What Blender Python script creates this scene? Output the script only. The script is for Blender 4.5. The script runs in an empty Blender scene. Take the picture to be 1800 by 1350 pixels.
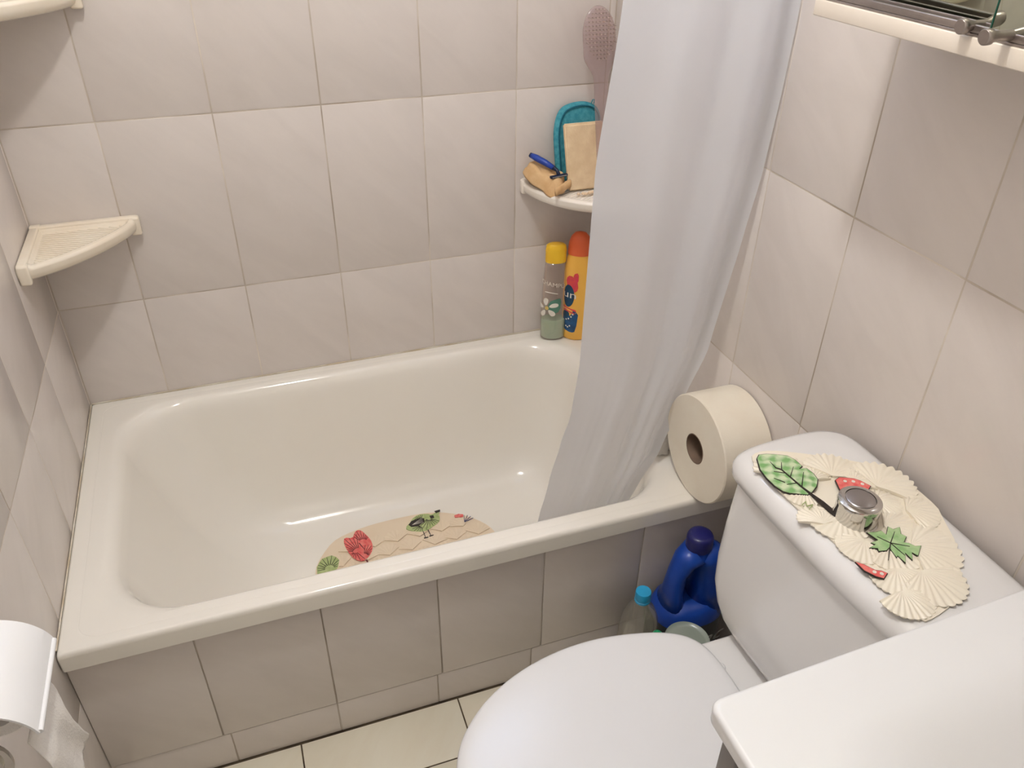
import bpy, bmesh, math, random
from mathutils import Vector, Matrix, noise
random.seed(7)
PI = math.pi
sc = bpy.context.scene
COL = sc.collection

# ---------------------------------------------------------------- camera
cam_d = bpy.data.cameras.new('camera'); cam = bpy.data.objects.new('camera', cam_d); COL.objects.link(cam)
cam_d.sensor_width = 36.0; cam_d.lens = 1420.19 / 1800 * 36.0; cam_d.clip_start = 0.02
_f = Vector((0.27842973, 0.7822509, -0.5572795)); _u = Vector((0.17526779, 0.52909915, 0.83026218)); _r = Vector((0.94432944, -0.32884281, 0.01021354))
_m = Matrix(((_r.x, _u.x, -_f.x), (_r.y, _u.y, -_f.y), (_r.z, _u.z, -_f.z))).to_4x4()
_m.translation = (0.37715, -1.62312, 1.40408)
cam.matrix_world = _m
sc.camera = cam

# ---------------------------------------------------------------- world, lights, exposure
w = bpy.data.worlds.new('world'); sc.world = w; w.use_nodes = True
w.node_tree.nodes['Background'].inputs[0].default_value = (0.8, 0.88, 1.0, 1)
w.node_tree.nodes['Background'].inputs[1].default_value = 0.3
sc.view_settings.view_transform = 'Standard'; sc.view_settings.look = 'None'
sc.view_settings.gamma = 1.0; sc.view_settings.use_curve_mapping = False
sc.view_settings.exposure = 0.26
LAMP_POS = (0.46, -0.96, 2.345)
LAMP_W = 21.0
LAMP_COL = (1.0, 0.995, 0.98)
WIN_STRENGTH = 8.0
ld = bpy.data.lights.new('ceiling_bulb_light', 'POINT'); ld.energy = LAMP_W; ld.color = LAMP_COL; ld.shadow_soft_size = 0.045
lo = bpy.data.objects.new('ceiling_bulb_light', ld); lo.location = LAMP_POS; COL.objects.link(lo)

# ---------------------------------------------------------------- helpers
def lin(c):
    return tuple(((v/255)/12.92 if v/255 <= 0.04045 else ((v/255+0.055)/1.055)**2.4) for v in c)

def mat(name, rgb, rough=0.5, metal=0.0, coat=0.0, spec=0.5, noise_amt=0.0, noise_scale=8.0, rgb2=None,
        bump=0.0, bump_scale=60.0, stretch=None, ior=None, sss=0.0):
    m = bpy.data.materials.new(name); m.use_nodes = True
    nt = m.node_tree; b = nt.nodes['Principled BSDF']
    c = (*lin(rgb), 1)
    b.inputs['Base Color'].default_value = c
    b.inputs['Roughness'].default_value = rough
    b.inputs['Metallic'].default_value = metal
    b.inputs['Coat Weight'].default_value = coat
    b.inputs['Coat Roughness'].default_value = 0.05
    b.inputs['Specular IOR Level'].default_value = spec
    if sss:
        b.inputs['Subsurface Weight'].default_value = sss
        b.inputs['Subsurface Scale'].default_value = 0.02
    if rgb2 is not None or bump:
        tc = nt.nodes.new('ShaderNodeNewGeometry')
        mp = nt.nodes.new('ShaderNodeMapping'); nt.links.new(tc.outputs['Position'], mp.inputs['Vector'])
        if stretch: mp.inputs['Rotation'].default_value = stretch[0]; mp.inputs['Scale'].default_value = stretch[1]
    if rgb2 is not None:
        n = nt.nodes.new('ShaderNodeTexNoise'); n.inputs['Scale'].default_value = noise_scale; n.inputs['Detail'].default_value = 5
        nt.links.new(mp.outputs[0], n.inputs['Vector'])
        r = nt.nodes.new('ShaderNodeValToRGB')
        r.color_ramp.elements[0].position = 0.35; r.color_ramp.elements[1].position = 0.68
        r.color_ramp.elements[0].color = (*lin(rgb2), 1); r.color_ramp.elements[1].color = c
        nt.links.new(n.outputs['Fac'], r.inputs[0]); nt.links.new(r.outputs[0], b.inputs['Base Color'])
    if bump:
        n = nt.nodes.new('ShaderNodeTexNoise'); n.inputs['Scale'].default_value = bump_scale; n.inputs['Detail'].default_value = 3
        nt.links.new(mp.outputs[0], n.inputs['Vector'])
        bp = nt.nodes.new('ShaderNodeBump'); bp.inputs['Strength'].default_value = bump; bp.inputs['Distance'].default_value = 0.002
        nt.links.new(n.outputs['Fac'], bp.inputs['Height']); nt.links.new(bp.outputs[0], b.inputs['Normal'])
    return m

def clear_plastic(name, rgb, rough=0.1, gloss=0.12, haze=0.15):
    """thin see-through plastic: tinted transparency, a little haze and a glossy reflection"""
    m = bpy.data.materials.new(name); m.use_nodes = True; nt = m.node_tree
    for n in list(nt.nodes): nt.nodes.remove(n)
    o = nt.nodes.new('ShaderNodeOutputMaterial')
    t = nt.nodes.new('ShaderNodeBsdfTransparent'); t.inputs[0].default_value = (*lin(rgb), 1)
    d = nt.nodes.new('ShaderNodeBsdfDiffuse'); d.inputs[0].default_value = (*lin(rgb), 1)
    g = nt.nodes.new('ShaderNodeBsdfGlossy'); g.inputs['Roughness'].default_value = rough
    lw = nt.nodes.new('ShaderNodeLayerWeight'); lw.inputs['Blend'].default_value = 0.35
    m1 = nt.nodes.new('ShaderNodeMixShader'); m1.inputs[0].default_value = haze
    nt.links.new(t.outputs[0], m1.inputs[1]); nt.links.new(d.outputs[0], m1.inputs[2])
    mul = nt.nodes.new('ShaderNodeMath'); mul.operation = 'MULTIPLY_ADD'; mul.inputs[1].default_value = 0.45; mul.inputs[2].default_value = gloss*0.5
    nt.links.new(lw.outputs['Facing'], mul.inputs[0])
    m2 = nt.nodes.new('ShaderNodeMixShader'); nt.links.new(mul.outputs[0], m2.inputs[0])
    nt.links.new(m1.outputs[0], m2.inputs[1]); nt.links.new(g.outputs[0], m2.inputs[2])
    nt.links.new(m2.outputs[0], o.inputs[0])
    return m

def emit(name, rgb, s):
    m = bpy.data.materials.new(name); m.use_nodes = True; nt = m.node_tree
    b = nt.nodes['Principled BSDF']; b.inputs['Base Color'].default_value = (*lin(rgb), 1); b.inputs['Roughness'].default_value = 0.4
    b.inputs['Emission Color'].default_value = (*lin(rgb), 1); b.inputs['Emission Strength'].default_value = s
    return m

def mesh(name, verts, faces, smooth=None):
    me = bpy.data.meshes.new(name); me.from_pydata([tuple(v) for v in verts], [], faces); me.update()
    bm = bmesh.new(); bm.from_mesh(me); bmesh.ops.recalc_face_normals(bm, faces=bm.faces); bm.to_mesh(me); bm.free()
    if smooth is not None:
        me.shade_smooth()
        if smooth < 3.1: me.set_sharp_from_angle(angle=smooth)
    return me

def link(name, me, m, parent=None, loc=None):
    o = bpy.data.objects.new(name, me); COL.objects.link(o)
    if m is not None and not me.materials: me.materials.append(m)
    if parent is not None: o.parent = parent
    if loc is not None: o.location = loc
    return o

def obj(name, verts, faces, m, parent=None, smooth=0.6):
    """verts in world space; parents are empties or meshes standing unrotated at their location"""
    off = wloc(parent) if parent is not None else Vector((0, 0, 0))
    if parent is None:
        # put the origin at the base centre of the thing
        xs = [v[0] for v in verts]; ys = [v[1] for v in verts]; zs = [v[2] for v in verts]
        off = Vector(((min(xs)+max(xs))/2, (min(ys)+max(ys))/2, min(zs)))
    me = mesh(name, [Vector(v)-off for v in verts], faces, smooth)
    o = link(name, me, m, parent)
    if parent is None: o.location = off
    return o

def wnorm(o):
    m = o.modifiers.new('weighted_normals', 'WEIGHTED_NORMAL'); m.keep_sharp = True; m.weight = 60
    return o

def wloc(o):
    v = Vector((0, 0, 0))
    while o is not None: v = v + o.location; o = o.parent
    return v

def empty(name, loc, label, cat, group=None):
    o = bpy.data.objects.new(name, None); COL.objects.link(o); o.location = loc; o.empty_display_size = 0.05
    o['label'] = label; o['category'] = cat
    if group: o['group'] = group
    return o

def tag(o, label, cat, group=None):
    o['label'] = label; o['category'] = cat
    if group: o['group'] = group
    return o

def struct(o, label=None):
    o['kind'] = 'structure'
    if label: o['label'] = label
    return o

def join(*vf):
    V, F = [], []
    for v, f in vf:
        n = len(V); V += [tuple(a) for a in v]; F += [tuple(i+n for i in t) for t in f]
    return V, F

def box(lo, hi, bev=0.0, seg=2):
    bm = bmesh.new(); bmesh.ops.create_cube(bm, size=1)
    for v in bm.verts:
        v.co = Vector([lo[i] + (v.co[i]+0.5)*(hi[i]-lo[i]) for i in range(3)])
    if bev: bmesh.ops.bevel(bm, geom=list(bm.edges), offset=bev, segments=seg, affect='EDGES', profile=0.5)
    bm.verts.index_update()
    V = [tuple(v.co) for v in bm.verts]; F = [tuple(v.index for v in f.verts) for f in bm.faces]; bm.free()
    return V, F

def loft(rings, cap0=True, cap1=True, closed=True):
    n = len(rings[0]); V = [tuple(p) for r in rings for p in r]; F = []
    m = n if closed else n-1
    for k in range(len(rings)-1):
        for i in range(m):
            a = k*n+i; b = k*n+(i+1) % n
            F.append((a, b, b+n, a+n))
    if cap0: F.append(tuple(range(n-1, -1, -1)))
    if cap1: F.append(tuple(range((len(rings)-1)*n, len(rings)*n)))
    return V, F

def rrect(x0, x1, y0, y1, r, z, nc=12, ns=6):
    P = []
    C = [(x1-r, y1-r, 0), (x0+r, y1-r, 90), (x0+r, y0+r, 180), (x1-r, y0+r, 270)]
    for k in range(4):
        cx, cy, a0 = C[k]
        arc = [(cx+r*math.cos(math.radians(a0+90*i/nc)), cy+r*math.sin(math.radians(a0+90*i/nc)), z) for i in range(nc+1)]
        P += arc
        nx, ny, na = C[(k+1) % 4]
        st = arc[-1]; en = (nx+r*math.cos(math.radians(na)), ny+r*math.sin(math.radians(na)), z)
        for i in range(1, ns): P.append(tuple(st[j]+(en[j]-st[j])*i/ns for j in range(3)))
    return P

def circle(c, r, n=32, ax='z', ry=None):
    P = []
    ry = ry or r
    for i in range(n):
        a = 2*PI*i/n; u, v = r*math.cos(a), ry*math.sin(a)
        P.append({'z': (c[0]+u, c[1]+v, c[2]), 'x': (c[0], c[1]+u, c[2]+v), 'y': (c[0]+u, c[1], c[2]+v)}[ax])
    return P

def lathe(c, prof, n=40, ax='z', cap0=True, cap1=True, sy=1.0, rot=0.0):
    """prof: list of (radius, height along axis)"""
    R = []
    for r, h in prof:
        ring = []
        for i in range(n):
            a = 2*PI*i/n; u, v = max(r, 1e-4)*math.cos(a), max(r, 1e-4)*math.sin(a)*sy
            u, v = u*math.cos(rot)-v*math.sin(rot), u*math.sin(rot)+v*math.cos(rot)
            ring.append({'z': (c[0]+u, c[1]+v, c[2]+h), 'x': (c[0]+h, c[1]+u, c[2]+v), 'y': (c[0]+u, c[1]+h, c[2]+v)}[ax])
        R.append(ring)
    return loft(R, cap0, cap1)

def tube(pts, r, n=12, cap=True):
    pts = [Vector(p) for p in pts]; R = []
    up = None
    for i, p in enumerate(pts):
        d = (pts[min(i+1, len(pts)-1)]-pts[max(i-1, 0)]).normalized()
        if up is None: up = d.orthogonal().normalized()
        s = d.cross(up).normalized(); up = s.cross(d).normalized()
        rr = r[i] if isinstance(r, (list, tuple)) else r
        R.append([tuple(p+(up*math.cos(2*PI*k/n)+s*math.sin(2*PI*k/n))*rr) for k in range(n)])
    return loft(R, cap, cap)

def prism(poly, z0, z1):
    n = len(poly); V = [(x, y, z0) for x, y in poly]+[(x, y, z1) for x, y in poly]
    F = [tuple(range(n-1, -1, -1)), tuple(range(n, 2*n))]+[(i, (i+1) % n, n+(i+1) % n, n+i) for i in range(n)]
    return V, F

def grow(poly, d):
    """offset polygon outward by d"""
    n = len(poly); A = sum(poly[i][0]*poly[(i+1) % n][1]-poly[(i+1) % n][0]*poly[i][1] for i in range(n))
    s = 1 if A > 0 else -1; out = []
    for i in range(n):
        p = Vector(poly[i-1]); q = Vector(poly[i]); r = Vector(poly[(i+1) % n])
        e1 = (q-p).normalized(); e2 = (r-q).normalized()
        nn = (Vector((e1.y, -e1.x))+Vector((e2.y, -e2.x)))
        nn = nn.normalized() if nn.length > 1e-6 else Vector((e1.y, -e1.x))
        out.append(tuple(q+nn*d*s))
    return out

def smoothpoly(poly, it=2):
    for _ in range(it):
        o = []
        n = len(poly)
        for i in range(n):
            a, b = poly[i], poly[(i+1) % n]
            o += [(a[0]*.75+b[0]*.25, a[1]*.75+b[1]*.25), (a[0]*.25+b[0]*.75, a[1]*.25+b[1]*.75)]
        poly = o
    return poly

def stroke(a, b, w):
    a = Vector(a); b = Vector(b); d = (b-a).normalized(); n = Vector((-d.y, d.x))*w/2
    return [tuple(a+n), tuple(a-n), tuple(b-n*.5), tuple(b+n*.5)]

def text_vf(s, size, fn, shear=0.0):
    """flat lettering turned into mesh and laid on a surface by fn(u, v) -> point"""
    cu = bpy.data.curves.new('t', 'FONT'); cu.body = s; cu.size = size; cu.align_x = 'CENTER'; cu.align_y = 'CENTER'; cu.resolution_u = 3; cu.shear = shear
    o = bpy.data.objects.new('t', cu); COL.objects.link(o)
    dg = bpy.context.evaluated_depsgraph_get(); me = bpy.data.meshes.new_from_object(o.evaluated_get(dg))
    V = [fn(v.co.x, v.co.y) for v in me.vertices]; F = [tuple(p.vertices) for p in me.polygons]
    bpy.data.objects.remove(o); bpy.data.curves.remove(cu); bpy.data.meshes.remove(me)
    return V, F

# ---------------------------------------------------------------- materials
def tile_material(name, base, vein, rough):
    m = bpy.data.materials.new(name); m.use_nodes = True; nt = m.node_tree; b = nt.nodes['Principled BSDF']
    b.inputs['Roughness'].default_value = rough; b.inputs['Specular IOR Level'].default_value = 0.5
    g = nt.nodes.new('ShaderNodeNewGeometry'); oi = nt.nodes.new('ShaderNodeObjectInfo')
    add = nt.nodes.new('ShaderNodeVectorMath'); add.operation = 'ADD'
    mulr = nt.nodes.new('ShaderNodeMath'); mulr.operation = 'MULTIPLY'; mulr.inputs[1].default_value = 9.0
    nt.links.new(oi.outputs['Random'], mulr.inputs[0]); nt.links.new(g.outputs['Position'], add.inputs[0]); nt.links.new(mulr.outputs[0], add.inputs[1])
    m0 = nt.nodes.new('ShaderNodeMapping'); m0.inputs['Rotation'].default_value = (-0.7, 0.9, 0.0); nt.links.new(add.outputs[0], m0.inputs['Vector'])
    mp = nt.nodes.new('ShaderNodeMapping'); mp.inputs['Scale'].default_value = (4.5, 1.3, 1.1)
    nt.links.new(m0.outputs[0], mp.inputs['Vector'])
    n = nt.nodes.new('ShaderNodeTexNoise'); n.inputs['Scale'].default_value = 4.0; n.inputs['Detail'].default_value = 7; n.inputs['Roughness'].default_value = 0.6; n.inputs['Distortion'].default_value = 0.6
    nt.links.new(mp.outputs[0], n.inputs['Vector'])
    r = nt.nodes.new('ShaderNodeValToRGB'); e = r.color_ramp.elements
    e[0].position = 0.36; e[0].color = (*lin(vein), 1); e[1].position = 0.62; e[1].color = (*lin(base), 1)
    nt.links.new(n.outputs['Fac'], r.inputs[0])
    hsv = nt.nodes.new('ShaderNodeHueSaturation')
    mr = nt.nodes.new('ShaderNodeMapRange'); mr.inputs['To Min'].default_value = 0.988; mr.inputs['To Max'].default_value = 1.012
    nt.links.new(oi.outputs['Random'], mr.inputs['Value']); nt.links.new(mr.outputs[0], hsv.inputs['Value'])
    nt.links.new(r.outputs[0], hsv.inputs['Color']); nt.links.new(hsv.outputs[0], b.inputs['Base Color'])
    return m
M_tile = tile_material('wall_tile_glaze', (226, 217, 210), (221, 212, 205), 0.22)
M_ftile = tile_material('floor_tile_glaze', (244, 237, 218), (240, 231, 210), 0.35)
M_grout = mat('wall_grout', (232, 222, 209), 0.9, rgb2=(176, 161, 144), noise_scale=6)
M_fgrout = mat('floor_grout', (110, 95, 76), 0.95, rgb2=(60, 48, 36), noise_scale=20)
M_plaster = mat('ceiling_paint', (238, 234, 228), 0.8, bump=0.1, bump_scale=90)
M_tub = mat('tub_enamel', (247, 242, 232), 0.10, coat=0.3, rgb2=(246, 240, 229), noise_scale=3)
M_china = mat('toilet_china', (236, 234, 232), 0.12, coat=0.3, rgb2=(233, 231, 229), noise_scale=4)
M_seat = mat('toilet_lid_plastic', (231, 230, 230), 0.24, rgb2=(229, 228, 228), noise_scale=5)
M_basin = mat('basin_ceramic', (226, 225, 224), 0.25, rgb2=(224, 223, 221), noise_scale=4)
M_shelf = mat('cream_ceramic', (244, 234, 216), 0.2, coat=0.2, rgb2=(240, 226, 204), noise_scale=14)
M_shelfw = mat('white_ceramic_shelf', (248, 241, 230), 0.2, coat=0.2, rgb2=(245, 236, 223), noise_scale=14)
M_chrome = mat('chrome', (215, 213, 210), 0.10, metal=1.0, rgb2=(195, 193, 190), noise_scale=25)
M_alu = mat('brushed_aluminium', (168, 158, 152), 0.35, metal=0.9, rgb2=(150, 141, 136), noise_scale=30)
M_legm = mat('grey_leg_paint', (150, 147, 145), 0.45, metal=0.3, rgb2=(142, 139, 137), noise_scale=30)
M_mirror = mat('mirror_silver', (200, 205, 190), 0.02, metal=1.0, rgb2=(194, 200, 184), noise_scale=3)
M_glassedge = mat('green_glass_edge', (40, 96, 78), 0.1, rgb2=(28, 74, 60), noise_scale=30)
M_cabw = mat('white_cabinet_melamine', (238, 228, 214), 0.35, rgb2=(232, 221, 206), noise_scale=12)
M_whitep = mat('white_plastic', (240, 239, 238), 0.2, rgb2=(236, 235, 234), noise_scale=8)
M_paper = mat('tissue_paper', (240, 234, 226), 0.95, rgb2=(232, 226, 218), noise_scale=40, bump=0.5, bump_scale=400, sss=0.0)
M_rollp = mat('jumbo_roll_paper', (247, 238, 220), 0.95, rgb2=(244, 233, 214), noise_scale=20, bump=0.2, bump_scale=500)
M_card = mat('cardboard_core', (140, 118, 100), 0.9, rgb2=(120, 98, 82), noise_scale=30)
M_teal = mat('teal_terry', (88, 178, 192), 0.95, rgb2=(58, 150, 168), noise_scale=120, bump=1.0, bump_scale=700)
M_sponge = mat('cream_sponge', (240, 216, 178), 0.9, rgb2=(228, 200, 160), noise_scale=45, bump=0.6, bump_scale=400)
M_cham = mat('tan_cloth', (226, 190, 142), 0.85, rgb2=(214, 172, 122), noise_scale=40, bump=0.4, bump_scale=250)
M_blue = mat('blue_razor_plastic', (30, 70, 170), 0.3, rgb2=(26, 62, 155), noise_scale=20)
M_navy = mat('dark_navy_plastic', (22, 38, 70), 0.3, rgb2=(18, 30, 58), noise_scale=20)
M_steel = mat('razor_blade_steel', (180, 185, 190), 0.2, metal=1.0, rgb2=(160, 165, 170), noise_scale=60)
M_yel = mat('yellow_cap_plastic', (250, 202, 50), 0.3, rgb2=(246, 192, 42), noise_scale=20)
M_yb = mat('yellow_bottle_plastic', (250, 196, 88), 0.28, rgb2=(246, 186, 76), noise_scale=12)
M_or = mat('orange_cap_plastic', (238, 112, 66), 0.3, rgb2=(232, 102, 58), noise_scale=20)
M_gel = mat('green_gel', (184, 214, 186), 0.15, rgb2=(172, 204, 172), noise_scale=20)
M_prw = mat('print_white', (238, 232, 222), 0.5, rgb2=(232, 225, 212), noise_scale=80)
M_pry = mat('print_yellow', (226, 200, 120), 0.5, rgb2=(216, 186, 104), noise_scale=200)
M_prteal = mat('print_teal', (92, 142, 122), 0.5, rgb2=(80, 128, 110), noise_scale=150)
M_prnavy = mat('print_navy', (20, 52, 84), 0.4, rgb2=(16, 70, 100), noise_scale=60)
M_prblue = mat('print_blue', (28, 96, 150), 0.4, rgb2=(20, 66, 110), noise_scale=50)
M_prpink = mat('print_coral', (226, 78, 70), 0.4, rgb2=(214, 60, 84), noise_scale=120)
M_prgrey = mat('print_grey_violet', (90, 88, 122), 0.5, rgb2=(78, 76, 110), noise_scale=40)
M_prpale = mat('print_pale_grey', (176, 178, 176), 0.6, rgb2=(150, 152, 150), noise_scale=300)
M_jug = mat('blue_jug_plastic', (22, 72, 172), 0.3, rgb2=(18, 62, 156), noise_scale=15)
M_jugcap = mat('navy_cap_plastic', (28, 30, 104), 0.3, rgb2=(24, 26, 92), noise_scale=15)
M_juglab = mat('dark_label', (30, 34, 44), 0.4, rgb2=(24, 28, 38), noise_scale=15)
M_cyan = mat('cyan_cap_plastic', (30, 158, 208), 0.35, rgb2=(26, 148, 196), noise_scale=15)
M_greenc = mat('green_cap_plastic', (28, 150, 96), 0.35, rgb2=(24, 138, 88), noise_scale=15)
M_clearb = clear_plastic('clear_pet', (232, 230, 222), 0.08, 0.10, 0.10)
M_frost = clear_plastic('frosted_cup_plastic', (205, 218, 205), 0.25, 0.10, 0.45)
M_gelb = clear_plastic('clear_bottle_wall', (246, 240, 236), 0.10, 0.08, 0.08)
M_brush = clear_plastic('smoky_clear_acrylic', (238, 228, 228), 0.08, 0.10, 0.10)
M_brist = clear_plastic('clear_bristle', (236, 220, 212), 0.2, 0.14, 0.35)
M_shell = mat('ivory_rubber', (246, 238, 220), 0.35, rgb2=(243, 233, 213), noise_scale=20)
M_shellt = mat('beige_rubber', (240, 222, 196), 0.4, rgb2=(237, 217, 190), noise_scale=20)
M_ink = mat('ink_dark', (44, 34, 28), 0.5, rgb2=(34, 26, 22), noise_scale=60)
M_red = mat('paint_red', (226, 84, 84), 0.4, rgb2=(236, 136, 126), noise_scale=110)
M_maple = mat('paint_leaf_green', (138, 182, 118), 0.4, rgb2=(184, 208, 158), noise_scale=90)
M_green2 = mat('paint_olive_green', (164, 182, 116), 0.4, rgb2=(188, 200, 142), noise_scale=120)
M_sil = mat('silicone_stained', (232, 224, 208), 0.6, rgb2=(206, 188, 160), noise_scale=22)

def gingham():
    m = bpy.data.materials.new('paint_gingham_leaf'); m.use_nodes = True; nt = m.node_tree; b = nt.nodes['Principled BSDF']; b.inputs['Roughness'].default_value = 0.4
    g = nt.nodes.new('ShaderNodeNewGeometry'); mp = nt.nodes.new('ShaderNodeMapping'); mp.inputs['Rotation'].default_value = (0, 0, 0.5)
    nt.links.new(g.outputs['Position'], mp.inputs['Vector'])
    w1 = nt.nodes.new('ShaderNodeTexWave'); w1.bands_direction = 'X'; w1.inputs['Scale'].default_value = 20
    w2 = nt.nodes.new('ShaderNodeTexWave'); w2.bands_direction = 'Y'; w2.inputs['Scale'].default_value = 20
    for x in (w1, w2): nt.links.new(mp.outputs[0], x.inputs['Vector']); x.inputs['Distortion'].default_value = 3.5; x.inputs['Detail Scale'].default_value = 3
    a = nt.nodes.new('ShaderNodeMath'); a.operation = 'ADD'; nt.links.new(w1.outputs['Fac'], a.inputs[0]); nt.links.new(w2.outputs['Fac'], a.inputs[1])
    h = nt.nodes.new('ShaderNodeMath'); h.operation = 'MULTIPLY'; h.inputs[1].default_value = 0.5; nt.links.new(a.outputs[0], h.inputs[0])
    r = nt.nodes.new('ShaderNodeValToRGB'); e = r.color_ramp.elements
    e[0].position = 0.15; e[0].color = (*lin((210, 222, 186)), 1); e[1].position = 0.85; e[1].color = (*lin((126, 178, 108)), 1)
    nt.links.new(h.outputs[0], r.inputs[0]); nt.links.new(r.outputs[0], b.inputs['Base Color'])
    return m
M_ging = gingham()

def curtain_material():
    m = bpy.data.materials.new('curtain_fabric'); m.use_nodes = True; nt = m.node_tree
    for n in list(nt.nodes): nt.nodes.remove(n)
    o = nt.nodes.new('ShaderNodeOutputMaterial')
    d = nt.nodes.new('ShaderNodeBsdfPrincipled'); d.inputs['Base Color'].default_value = (*lin((234, 236, 240)), 1); d.inputs['Roughness'].default_value = 0.45
    t = nt.nodes.new('ShaderNodeBsdfTranslucent'); t.inputs[0].default_value = (*lin((248, 248, 250)), 1)
    tr = nt.nodes.new('ShaderNodeBsdfTransparent'); tr.inputs[0].default_value = (1, 1, 1, 1)
    g = nt.nodes.new('ShaderNodeNewGeometry')
    n = nt.nodes.new('ShaderNodeTexNoise'); n.inputs['Scale'].default_value = 700; nt.links.new(g.outputs['Position'], n.inputs['Vector'])
    bp = nt.nodes.new('ShaderNodeBump'); bp.inputs['Strength'].default_value = 0.15; bp.inputs['Distance'].default_value = 0.0005
    nt.links.new(n.outputs['Fac'], bp.inputs['Height']); nt.links.new(bp.outputs[0], d.inputs['Normal'])
    m1 = nt.nodes.new('ShaderNodeMixShader'); m1.inputs[0].default_value = 0.45
    nt.links.new(d.outputs[0], m1.inputs[1]); nt.links.new(t.outputs[0], m1.inputs[2])
    m2 = nt.nodes.new('ShaderNodeMixShader'); m2.inputs[0].default_value = 0.08
    nt.links.new(m1.outputs[0], m2.inputs[1]); nt.links.new(tr.outputs[0], m2.inputs[2]); nt.links.new(m2.outputs[0], o.inputs[0])
    return m
M_curt = curtain_material()

# ================================================================ THE ROOM
XR, YB, YF, ZC = 1.171, 0.0, -2.15, 2.405
TH = 0.3564; ZJ = [0.0, 0.2667, 0.6231, 0.9795, 1.3359, 1.6923, 2.0487, ZC]
GAP = 0.0022; REC = 0.0006; TT = 0.006
_tilecache = {}
def tile(parent, ax, a0, a1, z0, z1, plane, sgn, m=M_tile, gap=GAP, name='tile', th=TT, prouder=None):
    """one tile on a wall; its face lies at `plane`, its body goes away from the room (sgn along ax)"""
    wd, ht = a1-a0-gap, z1-z0-gap
    if wd < 0.004 or ht < 0.004: return
    key = (ax, round(wd, 4), round(ht, 4), sgn, th, name, m.name)
    if key not in _tilecache:
        if ax == 'y': V, F = box((-wd/2, 0, -ht/2), (wd/2, th, ht/2)) if sgn > 0 else box((-wd/2, -th, -ht/2), (wd/2, 0, ht/2))
        elif ax == 'x': V, F = box((0, -wd/2, -ht/2), (th, wd/2, ht/2)) if sgn > 0 else box((-th, -wd/2, -ht/2), (0, wd/2, ht/2))
        else: V, F = box((-wd/2, -ht/2, -th), (wd/2, ht/2, 0))
        bm = bmesh.new(); me = bpy.data.meshes.new(name); me.from_pydata(V, [], F); bm.from_mesh(me)
        i = {'y': 1, 'x': 0, 'z': 2}[ax]
        ed = [e for e in bm.edges if all(abs(v.co[i]) < 1e-6 for v in e.verts)]
        bmesh.ops.bevel(bm, geom=ed, offset=0.0009, segments=2, affect='EDGES', profile=0.5)
        bmesh.ops.recalc_face_normals(bm, faces=bm.faces)
        bm.to_mesh(me); bm.free(); me.materials.append(m); me.shade_smooth(); me.set_sharp_from_angle(angle=0.9)
        _tilecache[key] = me
    o = bpy.data.objects.new(name, _tilecache[key]); COL.objects.link(o); o.parent = parent
    ca, cz = (a0+a1)/2, (z0+z1)/2; j = random.uniform(0, 0.0003)*sgn
    wp = {'y': Vector((ca, plane+j, cz)), 'x': Vector((plane+j, ca, cz)), 'z': Vector((ca, cz, plane))}[ax]
    o.location = wp-wloc(parent)
    return o

def slab(name, lo, hi, m, label=None):
    V, F = box(lo, hi); o = obj(name, V, F, m, None, None); struct(o, label); return o

wb = slab('wall_back', (-0.12, REC, -0.05), (XR+0.12, 0.12, ZC+0.02), M_grout, 'back wall of pale beige marbled tiles behind the bathtub')
wl = slab('wall_left', (-0.12, YF-0.12, -0.05), (-REC, REC, ZC+0.02), M_grout, 'left wall of pale beige tiles at the end of the tub')
wr = slab('wall_right', (XR+REC, YF-0.12, -0.05), (XR+0.12, REC, ZC+0.02), M_grout, 'right wall of pale beige tiles behind the toilet tank')
wf = slab('wall_front', (-REC, YF-0.12, -0.05), (XR+REC, YF, ZC+0.02), M_plaster, 'plain wall behind the photographer')
fl = slab('floor', (-0.12, YF-0.12, -0.06), (XR+0.12, 0.12, -0.0015), M_fgrout, 'cream tiled bathroom floor')
ce = slab('ceiling', (-0.12, YF-0.12, ZC), (XR+0.12, 0.12, ZC+0.06), M_plaster, 'white painted ceiling')

# window high in the back wall, over the tub
WX0, WX1, WZ0, WZ1 = 0.62, 1.02, 1.86, 2.24
def cuts(lo, hi, first, step):
    xs = [lo]; x = first
    while x-step > lo+0.002: x -= step
    while x < hi-0.002:
        if x > lo+0.002: xs.append(x)
        x += step
    return xs+[hi]
for i in range(7):
    xs = cuts(0.0, XR, 0.1568, 0.2)
    z0, z1 = ZJ[i], ZJ[i+1]
    if z1 < 0.3: continue
    for a, b in zip(xs[:-1], xs[1:]): tile(wb, 'y', a, b, z0, z1, 0.0, 1)
for i in range(7):
    for a, b in zip(*(lambda s: (s[:-1], s[1:]))(cuts(YF, 0.0, -0.2084, 0.2))): tile(wl, 'x', a, b, ZJ[i], ZJ[i+1], 0.0, -1)
    for a, b in zip(*(lambda s: (s[:-1], s[1:]))(cuts(YF, 0.0, -0.5873, 0.2))): tile(wr, 'x', a, b, ZJ[i], ZJ[i+1], XR, 1)
# floor tiles, 30 cm
fx = cuts(0.0, XR, 0.3075, 0.3035); fy = cuts(YF, -0.668, -0.789, 0.3035)
for a, b in zip(fx[:-1], fx[1:]):
    for c, d in zip(fy[:-1], fy[1:]): tile(fl, 'z', a, b, c, d, 0.0, 1, M_ftile, 0.0028)

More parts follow.
